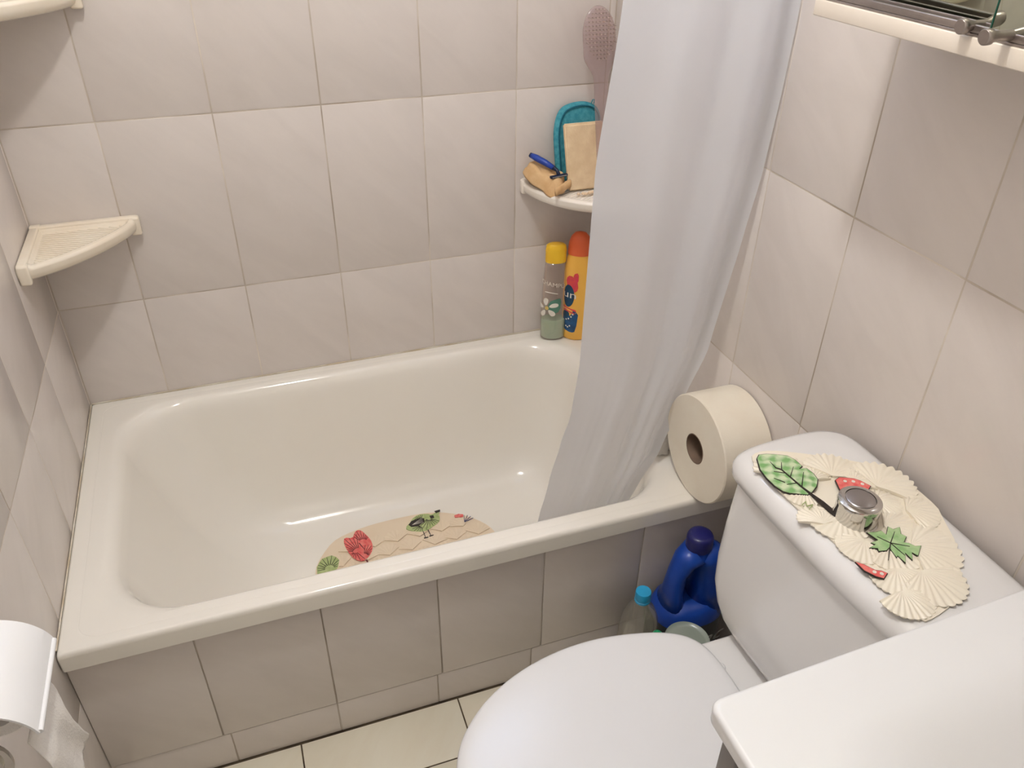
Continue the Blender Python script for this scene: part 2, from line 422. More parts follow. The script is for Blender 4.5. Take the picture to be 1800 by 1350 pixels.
# window
M_pane = emit('frosted_daylight_pane', (196, 218, 255), WIN_STRENGTH)
V1 = join(box((WX0-.03, -0.012, WZ0-.03), (WX0, 0.0005, WZ1+.03), .002), box((WX1, -0.012, WZ0-.03), (WX1+.03, 0.0005, WZ1+.03), .002),
          box((WX0, -0.012, WZ0-.03), (WX1, 0.0005, WZ0), .002), box((WX0, -0.012, WZ1), (WX1, 0.0005, WZ1+.03), .002), box((.81, -0.010, WZ0), (.83, 0.0005, WZ1), .002))
wn = obj('window_1', *V1, M_whitep, None); struct(wn, 'small white framed window high above the tub')
obj('pane', *box((WX0, -0.004, WZ0), (.81, -0.001, WZ1)), M_pane, wn, None)
obj('pane', *box((.83, -0.004, WZ0), (WX1, -0.001, WZ1)), M_pane, wn, None)

# ================================================================ BATHTUB with its tiled front panel
pan = obj('wall_front_of_tub', *box((0.0, -0.664, 0.0), (XR, -0.652, 0.357)), M_grout, None, None)
pan.name = 'wall_panel'; struct(pan, 'tiled apron panel under the front rim of the bathtub')
DP = -0.666
xs = cuts(0.0, XR, 0.1845, 0.2)
for a, b in zip(xs[:-1], xs[1:]): tile(pan, 'y', a, b, 0.0855, 0.3595, DP-0.001, 1, th=.004)
xs = [0.0, 0.0055, 0.1965, 0.3845, 0.5745, 0.765, 0.956, 1.146, XR]
for a, b in zip(xs[:-1], xs[1:]): tile(pan, 'y', a, b, 0.0, 0.0855, DP, 1, th=.004)

R = []
for (a, b, c, d, r, z) in [(.001, 1.170, -.680, -.0005, .004, .3585), (.001, 1.170, -.681, -.0005, .004, .387), (.0015, 1.1695, -.680, -.001, .005, .3925), (.003, 1.168, -.6775, -.002, .006, .3960), (.0065, 1.165, -.674, -.005, .008, .3975),
        (.027, 1.144, -.6600, -.021, .030, .3975), (.0277, 1.1433, -.6593, -.0217, .0295, .3966), (.0291, 1.1419, -.6579, -.0231, .0285, .3966), (.0298, 1.1412, -.6572, -.0238, .028, .3974),
        (.050, 1.095, -.644, -.036, .10, .3972), (.058, 1.080, -.639, -.041, .125, .3955), (.068, 1.068, -.634, -.048, .13, .389), (.076, 1.060, -.629, -.055, .13, .377), (.083, 1.053, -.624, -.061, .13, .356), (.106, 1.043, -.614, -.075, .125, .29),
        (.145, 1.03, -.60, -.094, .12, .21), (.185, 1.018, -.588, -.112, .12, .15), (.215, 1.006, -.574, -.128, .115, .115), (.25, .988, -.555, -.150, .105, .088),
        (.29, .963, -.53, -.178, .09, .074), (.335, .93, -.50, -.205, .075, .069), (.40, .86, -.43, -.28, .06, .068)]:
    R.append(rrect(a, b, c, d, r, z, 28, 10))
tub = obj('bathtub', *loft(R, False, True), M_tub, None, 1.2); wnorm(tub)
tag(tub, 'cream white enamel bathtub set into the corner between tiled walls', 'bathtub')
ov = obj('drain', *lathe((.95, -.33, .0690), [(0.0, .0), (.02, .0), (.03, .0012), (.033, .0)], 32), M_chrome, tub, .6)
# silicone bead against the walls
obj('sealant', *join(box((.002, -.0030, .396), (1.169, -.0003, .3992), .001), box((.0003, -.67, .396), (.0030, -.004, .3992), .001), box((1.1675, -.67, .396), (1.1708, -.004, .3994), .001)), M_sil, tub, .8)

# ================================================================ SHOWER CURTAIN
def interp(tab, x):
    tab = sorted(tab)
    if x <= tab[0][0]: return tab[0][1]
    for (a, va), (b, vb) in zip(tab[:-1], tab[1:]):
        if x <= b:
            t = (x-a)/(b-a); t = t*t*(3-2*t)*0.4+t*0.6
            return va+(vb-va)*t
    return tab[-1][1]
XL = [(.20, .775), (.30, .790), (.363, .798), (.45, .815), (.53, .834), (.587, .850), (.69, .860), (1.016, .862), (1.237, .884), (1.6, .92), (1.93, .95)]
XRt = [(.20, .985), (.30, 1.01), (.344, 1.025), (.435, 1.062), (.538, 1.090), (.654, 1.126), (.851, 1.150), (.982, 1.163), (1.1, 1.167), (1.93, 1.167)]
NU, NV = 190, 90
V = []; F = []
for j in range(NV+1):
    v = j/NV; z = 1.93+(0.185-1.93)*v
    xl, xr = interp(XL, z), interp(XRt, z)
    low = max(0, min(1, (0.85-z)/0.6))
    for i in range(NU+1):
        u = i/NU
        ph = 2*PI*(0.9*u+1.5*u*u)
        hi_ = max(0, min(1, (z-.8)/.4))
        y = -0.603+(0.038-.024*hi_)*u + (.004+.012*u)*(1-.4*low)*math.sin(ph+0.5*math.sin(2.2*z)+.6)
        y += (.0008+0.0042*low)*u**.6*math.sin(2*PI*(2.5*u+4*u*u)+1.5*z) + 0.0012*low*u*math.sin(2*PI*15*u+3*z)
        y += 0.004*math.sin(9*u+4*z)*(1-low)
        y += 0.014*low*u*u
        y = max(y, -.618 if z < .42 else -.66)
        y += 0.012*max(0, (0.40-z))/0.2
        x = xl+(xr-xl)*(u+0.012*math.sin(ph*1.0+1.3)*(1-u)*u*4)
        V.append((x, y, z))
for j in range(NV):
    for i in range(NU):
        a = j*(NU+1)+i; F.append((a, a+1, a+NU+2, a+NU+1))
cr = empty('shower_curtain', (1.0, -.58, .185), 'white translucent shower curtain bunched at the right, hanging into the tub', 'curtain')
obj('curtain_panel', V, F, M_curt, cr, 4)
for j in range(7):
    x = .97+.03*j
    obj('curtain_ring', *tube([(x+.002*math.sin(a), -.58+.016*math.cos(a), 1.944+.016*math.sin(a)) for a in [2*PI*k/16 for k in range(17)]], .0015, 6), M_whitep, cr)
rod = empty('curtain_rod', (XR/2, -.58, 1.95), 'white shower curtain rod spanning the tub above the picture', 'rod')
obj('pole', *tube([(0.004, -.58, 1.95), (XR-.004, -.58, 1.95)], .010, 16), M_whitep, rod)
obj('wall_flange', *lathe((0.0, -.58, 1.95), [(.022, .0), (.022, .006), (.014, .012)], 24, 'x'), M_whitep, rod)
obj('wall_flange', *lathe((XR-.012, -.58, 1.95), [(.014, .0), (.022, .006), (.022, .012)], 24, 'x'), M_whitep, rod)

# ================================================================ CORNER SHELVES
def corner_shelf(cx, sx, ztop, rad, nexp, label, m, depth=.033, ridged=True):
    """quarter shelf in the corner at x=cx, opening towards sx and -y"""
    root = empty('corner_shelf', (cx, 0, ztop-depth), label, 'shelf', None)
    nr, nt = 84, 72
    V = []; F = []
    def rim_r(th):
        c, s = abs(math.cos(th)), abs(math.sin(th))
        return rad*(c**nexp+s**nexp)**(-1/nexp)
    for i in range(nr+1):
        for j in range(nt+1):
            th = (PI/2)*j/nt; R0 = rim_r(th); r = R0*i/nr
            px, py = r*math.cos(th), r*math.sin(th)
            dw = min(px, py); do = R0-r; z = ztop
            d = min(dw-.016, do-.011)
            e = max(0, min(1, d/.006)); e = e*e*(3-2*e)
            z -= .0080*e
            edge = max(0, 1-do/.006); z -= .005*edge*edge
            z -= .003*max(0, min(1, (.02-do)/.012)) if dw > .02 else 0
            V.append((cx+sx*max(px, 0.0004), -max(py, 0.0004), z))
    for i in range(nr):
        for j in range(nt):
            a = i*(nt+1)+j; F.append((a, a+1, a+nt+2, a+nt+1))
    base = len(V)
    # skirt going down and under
    prof = [(1.0, -.009), (1.0, -.016), (.985, -.023), (.95, -.028), (.90, -.030)]
    for k, (s, dz) in enumerate(prof):
        for j in range(nt+1):
            th = (PI/2)*j/nt; r = rim_r(th)*s
            V.append((cx+sx*max(r*math.cos(th), .0004), -max(r*math.sin(th), .0004), ztop+dz))
    prev = nr*(nt+1)
    for k in range(len(prof)):
        cur = base+k*(nt+1)
        for j in range(nt): F.append((prev+j, prev+j+1, cur+j+1, cur+j))
        prev = cur
    V.append((cx+sx*.0004, -.0004, ztop-.030)); c = len(V)-1
    for j in range(nt): F.append((prev+j, prev+j+1, c))
    bars = []
    if ridged:
        dx_, dy_ = .891, .454
        t = -.09
        while t < .18:
            run = [q*.0015 for q in range(0, 160)]
            ok = []
            for q in run:
                px, py = -t*dy_+q*dx_+.0, t*dx_+q*dy_
                if px > .0225 and py > .0225 and math.hypot(px, py) < rim_r(math.atan2(py, px))-.0165: ok.append((px, py))
            if len(ok) > 5:
                a_, b_ = ok[0], ok[-1]
                pts = [(cx+sx*(a_[0]+(b_[0]-a_[0])*k/8), -(a_[1]+(b_[1]-a_[1])*k/8), ztop-.0084) for k in range(9)]
                bars.append(tube(pts, [.0012]+[.0026]*7+[.0012], 8))
            t += .0082
    V, F = join((V, F), *bars)
    obj('tray', V, F, m, root, 1.1)
    obj('corner_block', *box((min(cx+sx*.0008, cx+sx*.019), -.0185, ztop-.012), (max(cx+sx*.0008, cx+sx*.019), -.0008, ztop+.0048), .0015), m, root)
    # wall ledges with squared ends
    t1 = box((min(cx+sx*.001, cx+sx*(rad-.001)), -.017, ztop-.006), (max(cx+sx*.001, cx+sx*(rad-.001)), -.0006, ztop+.004), .0035, 3)
    t2 = box((min(cx+sx*.0006, cx+sx*.017), -(rad-.001), ztop-.006), (max(cx+sx*.0006, cx+sx*.017), -.001, ztop+.004), .0035, 3)
    e1 = box((min(cx+sx*(rad-.018), cx+sx*(rad+.002)), -.019, ztop-depth), (max(cx+sx*(rad-.018), cx+sx*(rad+.002)), -.0006, ztop+.003), .004, 3)
    e2 = box((min(cx+sx*.0006, cx+sx*.019), -(rad+.002), ztop-depth), (max(cx+sx*.0006, cx+sx*.019), -(rad-.018), ztop+.003), .004, 3)
    obj('wall_ledge', *join(t1, e1), m, root); obj('wall_ledge', *join(t2, e2), m, root)
    return root
corner_shelf(0, 1, .800, .187, 1.42, 'cream ceramic corner shelf with ridges, lower of the two in the left corner', M_shelf)
corner_shelf(0, 1, 1.200, .187, 1.42, 'cream ceramic corner shelf cut by the upper left of the picture', M_shelf)
corner_shelf(XR, -1, .787, .203, 1.95, 'white ceramic corner shelf holding sponge and brush beside the shower curtain', M_shelfw, .028)

# ---- things on the right shelf (surface about z=.783)
ZS = .7835
# teal bath mitt leaning on the wall
def pillow(poly, nrm, th, nin=7):
    """soft slab: outline (list of 3D points in a plane) puffed by th along nrm"""
    c = Vector((0, 0, 0))
    for p in poly: c += Vector(p)
    c /= len(poly); n = Vector(nrm).normalized(); R = []
    for s, h in [(0.02, 1.0), (.4, .98), (.7, .93), (.86, .80), (.95, .58), (.99, .3), (1, 0), (.99, -.3), (.95, -.58), (.86, -.80), (.7, -.93), (.4, -.98), (.02, -1.0)]:
        R.append([tuple(c+(Vector(p)-c)*s+n*th*h*.5) for p in poly])
    return loft(R)
mo = smoothpoly([(1.038, ZS+.002), (1.034, .84), (1.032, .90), (1.046, .938), (1.075, .948), (1.11, .949), (1.138, .935), (1.142, .90), (1.142, ZS+.002)], 3)
mo3 = [(x, -.018-(.935-z)*.16, z) for x, z in mo]
mitt = empty('bath_mitt', (1.09, -.04, ZS), 'teal terry bath mitt standing behind the cream sponge on the shelf', 'mitt')
obj('mitt_body', *pillow(mo3, (0, -1, -.16), .022), M_teal, mitt, 3)
hem = [(x, y-.012, z) for x, y, z in mo3 if z > .80]
k = max(range(len(hem)), key=lambda i: (Vector(hem[i])-Vector(hem[i-1])).length); hem = hem[k:]+hem[:k]
obj('hem', *tube([((x-1.09)*.86+1.09, y, (z-.86)*.92+.862) for x, y, z in hem], .0018, 6), mat('teal_hem', (24, 108, 128), .9, rgb2=(18, 92, 112), noise_scale=200), mitt)
obj('loop', *tube([(1.118, -.022, .945), (1.120, -.024, .953), (1.124, -.024, .953), (1.124, -.022, .944)], .0012, 6), M_teal, mitt)
# cream sponge slab
def leanslab(x0, x1, zb, zt, yb, yt, th, bev=.003):
    bm = bmesh.new(); bmesh.ops.create_cube(bm, size=1)
    for v in bm.verts:
        u, w_, t = v.co.x+.5, v.co.z+.5, v.co.y+.5
        v.co = Vector((x0+(x1-x0)*u, yb+(yt-yb)*w_+th*(t-1), zb+(zt-zb)*w_))
    bmesh.ops.bevel(bm, geom=list(bm.edges), offset=bev, segments=3, affect='EDGES')
    bm.verts.index_update(); V = [tuple(v.co) for v in bm.verts]; F = [tuple(v.index for v in f.verts) for f in bm.faces]; bm.free(); return V, F
V, F = leanslab(1.046, 1.136, ZS+.001, .917, -.082, -.052, .013)
V = [(x+(z-.78)*-.04, y, z+(x-1.046)*.0) for x, y, z in V]
sp = obj('sponge', V, F, M_sponge, None); tag(sp, 'flat cream rectangular sponge propped upright on the white corner shelf', 'sponge')
# clear bath brush
br = empty('bath_brush', (1.135, -.115, ZS), 'clear smoky plastic long-handled bath brush leaning in the corner', 'brush')
def bline(t):   # centre line from shelf to the head, t 0..1
    return Vector((1.116-.008*t, -.122+.075*t, ZS+.004+(1.135-ZS)*t))
H = []
for k in range(41):  # rings crowd towards the tip
    t = 1-(1-k/40)**1.7
    c = bline(t)
    if t < .62: wdt = .0160
    else:
        q = (t-.62)/.38
        if q < .34: wdt = .0160+.0200*(1-math.cos(PI*q/.34))/2
        else: wdt = .036*math.sqrt(max(0.0004, 1-((q-.60)/.403)**2)) if q > .60 else .036
    th = .0045
    H.append([(c.x+wdt*math.cos(a), c.y+th*math.sin(a), c.z) for a in [2*PI*i/24 for i in range(24)]])
obj('handle', *loft(H), M_brush, br, 3)
bv = []
for k in range(13):
    for i in range(9):
        q = k/12; t = .735+.25*q; c = bline(t)
        qq = (t-.62)/.38; wdt = .036*math.sqrt(max(0, 1-(abs(qq-.64)/.37)**2))-.003
        x = (i-4)*.0075
        if abs(x) > wdt: continue
        bv.append(lathe((c.x+x, c.y-.016, c.z), [(.0007, 0), (.001, .004), (.0011, .013)], 6, 'y'))
bo = obj('bristles', *join(*bv), M_brist, br, 3); bo['kind'] = 'stuff'
# tan cloth over the shelf edge
cl = []
NU2, NV2 = 34, 22
A0, B0, C0, D0 = Vector((.956, -.014, .812)), Vector((1.024, -.006, .824)), Vector((1.052, -.084, .792)), Vector((1.002, -.122, .790))
top = []; bot = []
for j in range(NV2+1):
    for i in range(NU2+1):
        u, v = i/NU2, j/NV2
        p = (A0*(1-u)+B0*u)*(1-v)+(D0*(1-u)+C0*u)*v
        e = min(u, 1-u, v, 1-v)*2; puff = (1-(1-min(1, e*2.2))**2)
        nz = noise.noise(Vector((p.x*38, p.y*30, 3)))*.007+noise.noise(Vector((p.x*90, p.y*60, 7)))*.003
        fold = .004*math.sin((u*1.3+v*.5)*9)
        sag = -.012*max(0, 1-u*4)*(v > .1)*v
        ex = .008*noise.noise(Vector((u*3, v*4, 1)))-.010*(2*u-1)*abs(2*v-1)**3
        ey = .007*noise.noise(Vector((u*4, v*3, 9)))+.008*(2*v-1)*abs(2*u-1)**3
        top.append((p.x+ex, min(p.y+ey, -.004), p.z+puff*.021+nz*1.4*puff+fold*puff*.6+sag))
        bot.append((p.x+ex, min(p.y+ey, -.004), min(p.z-.004, ZS+.012) if False else p.z-.003+sag))
V = top+bot; n = len(top); F = []
for j in range(NV2):
    for i in range(NU2):
        a = j*(NU2+1)+i; F.append((a, a+1, a+NU2+2, a+NU2+1)); F.append((n+a, n+a+NU2+1, n+a+NU2+2, n+a+1))
for i in range(NU2):
    F.append((i, n+i, n+i+1, i+1)); a = NV2*(NU2+1)+i; F.append((a, a+1, n+a+1, n+a))
for j in range(NV2):
    a = j*(NU2+1); F.append((a, a+NU2+1, n+a+NU2+1, n+a)); a += NU2; F.append((a, n+a, n+a+NU2+1, a+NU2+1))
ct = empty('folded_cloth', (1.0, -.06, .785), 'crumpled tan folded cloth lying on the shelf under a blue razor', 'cloth')
obj('cloth_body', V, F, M_cham, ct, 3)
# rolled end of the cloth with its dark opening
roll = []
for k in range(9):
    t = k/8; c = D0*(1-t)+C0*t
    roll.append([(c.x+.002*math.cos(a), c.y-.001+.0095*math.cos(a)*(1+.15*math.sin(3*t*PI)), c.z+.008+.009*math.sin(a)) for a in [2*PI*i/16 for i in range(16)]])
obj('rolled_edge', *loft(roll), M_cham, ct, 3)
# razor
rz = empty('razor', (1.01, -.07, .81), 'blue and navy disposable razor resting on the tan cloth', 'razor')
hp = [(.981, -.030, .849), (.990, -.041, .8455), (1.004, -.058, .839), (1.016, -.073, .832)]
obj('handle', *tube(hp, [.0055, .0072, .0068, .0052], 12), M_blue, rz, 3)
obj('handle_end', *tube([(.979, -.028, .8502), (.982, -.031, .8486)], [.0048, .0058], 12), M_navy, rz, 3)
obj('neck', *tube([(1.016, -.073, .832), (1.022, -.080, .828), (1.023, -.087, .821)], [.0052, .0038, .0045], 10), M_navy, rz, 3)
hv, hf = box((-.021, -.004, -.0028), (.021, .004, .0028), .0018, 3)
def rotz(V, a, c): return [(c[0]+x*math.cos(a)-y*math.sin(a), c[1]+x*math.sin(a)+y*math.cos(a), c[2]+z) for x, y, z in V]
obj('head', rotz(hv, .18, (1.022, -.090, .8195)), hf, M_navy, rz)
hv2, hf2 = box((-.018, -.0046, -.0005), (.018, -.0036, .0012), .0002, 1)
obj('blade', rotz(hv2, .18, (1.022, -.090, .8195)), hf2, M_steel, rz)
# soap scraps
sv = []
for k in range(7):
    x, y = 1.058+.012*k*.55+random.uniform(-.003, .003), -.118-.006*random.random()
    sv.append(lathe((x, y, ZS+.001), [(.0, 0), (.004+.002*random.random(), .001), (.0035, .004), (.0, .006)], 7, rot=k))
so = obj('soap_scrap', *join(*sv), mat('soap_remnant', (236, 214, 186), .6, rgb2=(226, 196, 160), noise_scale=90), None, 3)
tag(so, 'crumbled cream soap remnant on the shelf rim in front of the sponge', 'soap')

# ================================================================ BOTTLES ON THE TUB RIM
ZR = .3975
def oval_bottle(prof, c, sy, rot, n=48):
    return lathe((c[0], c[1], 0), [(r, z) for r, z in prof], n, sy=sy, rot=rot)
c = (1.042, -.046)
gb = empty('shower_gel_bottle', (c[0], c[1], ZR), 'clear gel bottle with yellow cap and white flower print, nearly empty green gel', 'bottle')
rt = -.25; SY = .58
obj('bottle_wall', *oval_bottle([(.0, ZR+.001), (.026, ZR+.001), (.031, ZR+.006), (.0315, .45), (.0288, .53), (.0250, .585), (.0235, .600)], c, SY, rt), M_gelb, gb, 3)
obj('gel', *oval_bottle([(.0, ZR+.003), (.0245, ZR+.003), (.0295, ZR+.008), (.0302, .448), (.0300, .452), (.0, .452)], c, SY, rt), M_gel, gb, .8)
obj('cap', *oval_bottle([(.0238, .600), (.0243, .603), (.0240, .633), (.0225, .641), (.018, .6445), (.0, .6455)], c, SY, rt), M_yel, gb, .7)
obj('cap_lip', *oval_bottle([(.0244, .6265), (.0247, .628), (.0244, .6295)], c, SY, rt), M_yel, gb, .7)
def on_oval(c, rad, sy, rot, ang0, push=.0006):
    def fn(u, v):
        a = ang0+u/(rad*.8); x, y = (rad+push)*math.cos(a), (rad*sy+push)*math.sin(a)
        return (c[0]+x*math.cos(rot)-y*math.sin(rot), c[1]+x*math.sin(rot)+y*math.cos(rot), v)
    return fn
fr = -PI/2-.25      # side of the bottle that faces the room
f0 = on_oval(c, .0312, SY, rt, fr-.05)
def wrap(poly, fn, th=0.0):
    n = len(poly); cu, cv = sum(p[0] for p in poly)/n, sum(p[1] for p in poly)/n
    V = [fn(cu, cv)]; F = []; K = 5
    for k in range(1, K+1):
        t = k/K; V += [fn(cu+(u-cu)*t, cv+(v-cv)*t) for u, v in poly]
    for i in range(n): F.append((0, 1+i, 1+(i+1) % n))
    for k in range(K-1):
        for i in range(n): a = 1+k*n+i; b = 1+k*n+(i+1) % n; F.append((a, b, b+n, a+n))
    return V, F
petals = []
for k in range(5):
    a = 2*PI*k/5+.35; d = (math.cos(a), math.sin(a)); nrm = (-d[1], d[0])
    petals.append([((x_+.008)*1.55-.009, (y_-.487)*1.55+.487) for x_, y_ in smoothpoly([(-.008+d[0]*.002, .487+d[1]*.002), (-.008+d[0]*.010+nrm[0]*.0055, .487+d[1]*.011+nrm[1]*.0055), (-.008+d[0]*.017+nrm[0]*.002, .487+d[1]*.018+nrm[1]*.002), (-.008+d[0]*.014-nrm[0]*.004, .487+d[1]*.015-nrm[1]*.004)], 2)])
f0b = on_oval(c, .0312, SY, rt, fr-.05, .0012)
obj('label_patch', *wrap(smoothpoly([(-.006, .503), (.014, .513), (.020, .510), (.018, .478), (.004, .470), (-.004, .474)], 1), f0), M_prteal, gb, 3)
obj('flower_print', *join(*[wrap(p, f0b) for p in petals]), M_prw, gb, 3)
f0c = on_oval(c, .0312, SY, rt, fr-.05, .0016)
obj('flower_heart', *wrap([(-.008+.004*math.cos(a), .487+.005*math.sin(a)) for a in [2*PI*i/14 for i in range(14)]], f0c), M_pry, gb, 3)
obj('lettering', *text_vf('CHAMPÚ', .0125, lambda x, y: on_oval(c, .0284, SY, rt, fr-.05, .0012)(x, y*1.2+.548-.25*x)), M_prw, gb, 3)
obj('lettering', *join(wrap([(-.014, .5295), (.012, .525), (.012, .5235), (-.014, .528)], on_oval(c, .0298, SY, rt, fr-.05, .0012))), M_prw, gb, 3)

c2 = (1.096, -.058)
yb_ = empty('sunscreen_bottle', (c2[0], c2[1], ZR), 'yellow bottle with orange domed cap half hidden behind the curtain', 'bottle')
rt2 = -.5; S2 = .72; R2 = .0335
obj('bottle_body', *oval_bottle([(.0, ZR+.001), (.029, ZR+.001), (R2, ZR+.007), (R2+.0005, .50), (.0325, .575), (.029, .607), (.0235, .624)], c2, S2, rt2), M_yb, yb_, .9)
obj('cap', *oval_bottle([(.0275, .618), (.0278, .626), (.026, .645), (.021, .660), (.013, .669), (.0, .672)], c2, S2, rt2), M_or, yb_, .9)
fy0 = -1.93
g0 = on_oval(c2, R2, S2, rt2, fy0); g1 = on_oval(c2, R2, S2, rt2, fy0, .0011); g2 = on_oval(c2, R2, S2, rt2, fy0, .0016)
obj('label_petals', *join(wrap(smoothpoly([(-.014, .560), (-.004, .572), (.010, .560), (.013, .535), (.004, .526), (-.010, .540)], 1), g0), wrap(smoothpoly([(.002, .575), (.012, .580), (.012, .552), (.004, .556)], 1), g1)), M_prpink, yb_, 3)
obj('label_badge', *wrap([(-.006+.012*math.cos(a), .517+.029*math.sin(a)) for a in [2*PI*i/24 for i in range(24)]], g1), M_prnavy, yb_, 3)
obj('lettering', *text_vf('un', .030, lambda x, y: g2(x-.004, y*.9+.521-.1*x)), M_prw, yb_, 3)
obj('label_stripe', *join(wrap([(-.018, .490), (.010, .482), (.011, .477), (-.018, .485)], g2), wrap([(-.016, .482), (.007, .474), (.009, .470), (-.016, .477)], g2)), M_prpink, yb_, 3)
obj('label_panel', *wrap(smoothpoly([(-.020, .480), (.016, .484), (.012, .424), (.004, .419), (-.016, .426)], 1), g0), M_prblue, yb_, 3)
obj('label_disc', *wrap([(-.010+.008*math.cos(a), .468+.009*math.sin(a)) for a in [2*PI*i/20 for i in range(20)]], g1), M_prnavy, yb_, 3)
obj('label_drops', *join(*[wrap([(dx+.0016*math.cos(a), dz+.0022*math.sin(a)) for a in [2*PI*i/8 for i in range(8)]], g2) for dx, dz in [(-.008, .454), (-.003, .457), (.002, .463), (.005, .470), (-.008, .436), (-.004, .434), (0, .438)]]), M_prw, yb_, 3)

# ================================================================ NON-SLIP MATS with shell relief
def fan(ax, ay, bx, by, zb, spread=1.35, ribs=13, lift=.0035, amp=.0009, th=.0012):
    d = Vector((bx-ax, by-ay)); r0 = d.length; a0 = math.atan2(d.y, d.x)
    na = ribs*6; nr = 7; V = []; F = []
    for side in (0, 1):
        for i in range(nr+1):
            q = i/nr
            for j in range(na+1):
                s = -1+2*j/na; a = a0+spread*s
                rr = r0*(1-.18*s*s)*(1+.06*abs(math.cos(PI*ribs*(j/na))) if i == nr else 1)*q+.0005
                z = zb+th+lift*math.sin(PI*min(1, .25+q*.75))*.9+amp*q*math.cos(2*PI*ribs*j/na)
                if side: z = zb
                V.append((ax+rr*math.cos(a), ay+rr*math.sin(a), z))
    N = (nr+1)*(na+1)
    for i in range(nr):
        for j in range(na):
            a = i*(na+1)+j; F.append((a, a+1, a+na+2, a+na+1)); F.append((N+a, N+a+na+1, N+a+na+2, N+a+1))
    for j in range(na):
        a = nr*(na+1)+j; F.append((a, a+1, N+a+1, N+a))
    for i in range(nr):
        for c in (0, na):
            a = i*(na+1)+c; F.append((a, a+na+1, N+a+na+1, N+a))
    return V, F
ZT = .7005
tm = empty('tank_mat', (1.05, -1.06, ZT), 'ivory shell-relief rubber mat with green leaf paintings lying on the toilet tank', 'mat')
MAT_OUT = [(0.980, -0.913), (0.994, -0.906), (1.016, -0.909), (1.043, -0.922), (1.078, -0.943), (1.114, -0.967), (1.145, -0.993), (1.150, -1.024), (1.152, -1.04), (1.152, -1.077), (1.146, -1.089), (1.123, -1.143), (1.09, -1.166), (1.075, -1.193), (1.049, -1.21), (1.018, -1.218), (0.999, -1.219), (0.999, -1.19), (1.0, -1.162), (0.993, -1.137), (0.988, -1.113), (0.984, -1.064), (0.980, -1.027), (0.977, -0.981), (0.977, -0.94)]
obj('backing', *prism(smoothpoly(MAT_OUT, 1), ZT, ZT+.002), M_shell, tm, .8)
FANS = [(1.000, -0.965, 1.018, -0.922), (1.059, -0.985, 1.092, -0.951), (1.101, -1.022, 1.150, -1.001), (1.107, -1.07, 1.143, -1.085), (1.067, -1.123, 1.114, -1.153), (1.05, -1.16, 1.053, -1.21), (1.025, -1.147, 1.014, -1.187), (1.04, -1.115, 1.04, -1.154), (0.990, -1.059, 1.0, -1.026), (1.021, -1.097, 0.990, -1.118), (1.024, -1.051, 0.985, -1.075), (1.006, -0.996, 0.984, -1.015), (1.007, -1.177, 1.002, -1.214), (1.080, -1.045, 1.108, -1.058), (1.030, -.985, 1.040, -.958), (1.060, -1.085, 1.100, -1.100), (1.078, -1.005, 1.108, -.985)]
for k, (a, b, c_, d) in enumerate(FANS):
    obj('shell_relief', *fan(a, b, c_, d, ZT+.0018+.0004*(k % 3)), M_shell, tm, 1.0)
ZP = ZT+.0074
LEAF = [(0.99, -0.918), (1.001, -0.92), (1.014, -0.926), (1.025, -0.932), (1.03, -0.943), (1.031, -0.957), (1.023, -0.961), (1.034, -0.963), (1.036, -0.975), (1.034, -0.987), (1.024, -0.998), (1.011, -1.006), (1.003, -1.008), (0.983, -0.998), (0.977, -0.992), (0.973, -0.98), (0.972, -0.963), (0.974, -0.945), (0.983, -0.924)]
obj('leaf_outline', *prism(grow(LEAF, .0012), ZP-.002, ZP), M_ink, tm, None)
obj('round_leaf_painting', *prism(LEAF, ZP-.001, ZP+.0005), M_ging, tm, None)
STEM = [(0.995, -0.935), (0.996, -0.949), (1.001, -0.954), (1.003, -0.971), (1.006, -0.994), (1.009, -1.007), (1.014, -1.026), (1.016, -1.041), (1.01, -1.054), (1.008, -1.047), (1.007, -1.032), (1.006, -1.017), (1.005, -1.008), (1.003, -0.993), (1.001, -0.973), (1.000, -0.963), (0.999, -0.956), (0.994, -0.95)]
obj('leaf_veins', *join(prism(STEM, ZP, ZP+.001), *[prism(stroke(a, b, .0014), ZP, ZP+.001) for b, a in [((1.009, -0.942), (1.001, -0.954)), ((1.019, -0.955), (1.003, -0.971)), ((1.025, -0.969), (1.006, -0.992)), ((0.980, -0.967), (0.989, -0.979)), ((0.989, -0.983), (1.004, -0.985)), ((0.988, -0.955), (1.001, -0.963))]]), M_ink, tm, None)
MAPLE = [(1.040, -1.093), (1.048, -1.093), (1.049, -1.101), (1.061, -1.09), (1.064, -1.096), (1.074, -1.095), (1.067, -1.105), (1.07, -1.111), (1.06, -1.118), (1.065, -1.121), (1.069, -1.128), (1.076, -1.129), (1.061, -1.141), (1.058, -1.134), (1.050, -1.144), (1.05, -1.132), (1.039, -1.145), (1.038, -1.133), (1.035, -1.135), (1.038, -1.119), (1.031, -1.122), (1.022, -1.12), (1.024, -1.116), (1.016, -1.112), (1.026, -1.11), (1.023, -1.106), (1.034, -1.105), (1.030, -1.09), (1.037, -1.092)]
obj('maple_outline', *prism(grow(MAPLE, .0010), ZP-.002, ZP), M_ink, tm, None)
obj('maple_leaf_painting', *prism(MAPLE, ZP-.001, ZP+.0005), M_maple, tm, None)
obj('maple_veins', *join(*[prism(stroke((1.044, -1.114), q, .0012), ZP, ZP+.001) for q in [(1.022, -1.136), (1.062, -1.100), (1.036, -1.100), (1.046, -1.136), (1.062, -1.126)]]), M_ink, tm, None)
RED1 = [(1.056, -0.996), (1.064, -.993), (1.073, -0.997), (1.081, -1.001), (1.086, -1.007), (1.092, -1.02), (1.083, -1.026), (1.061, -1.030), (1.047, -1.020)]
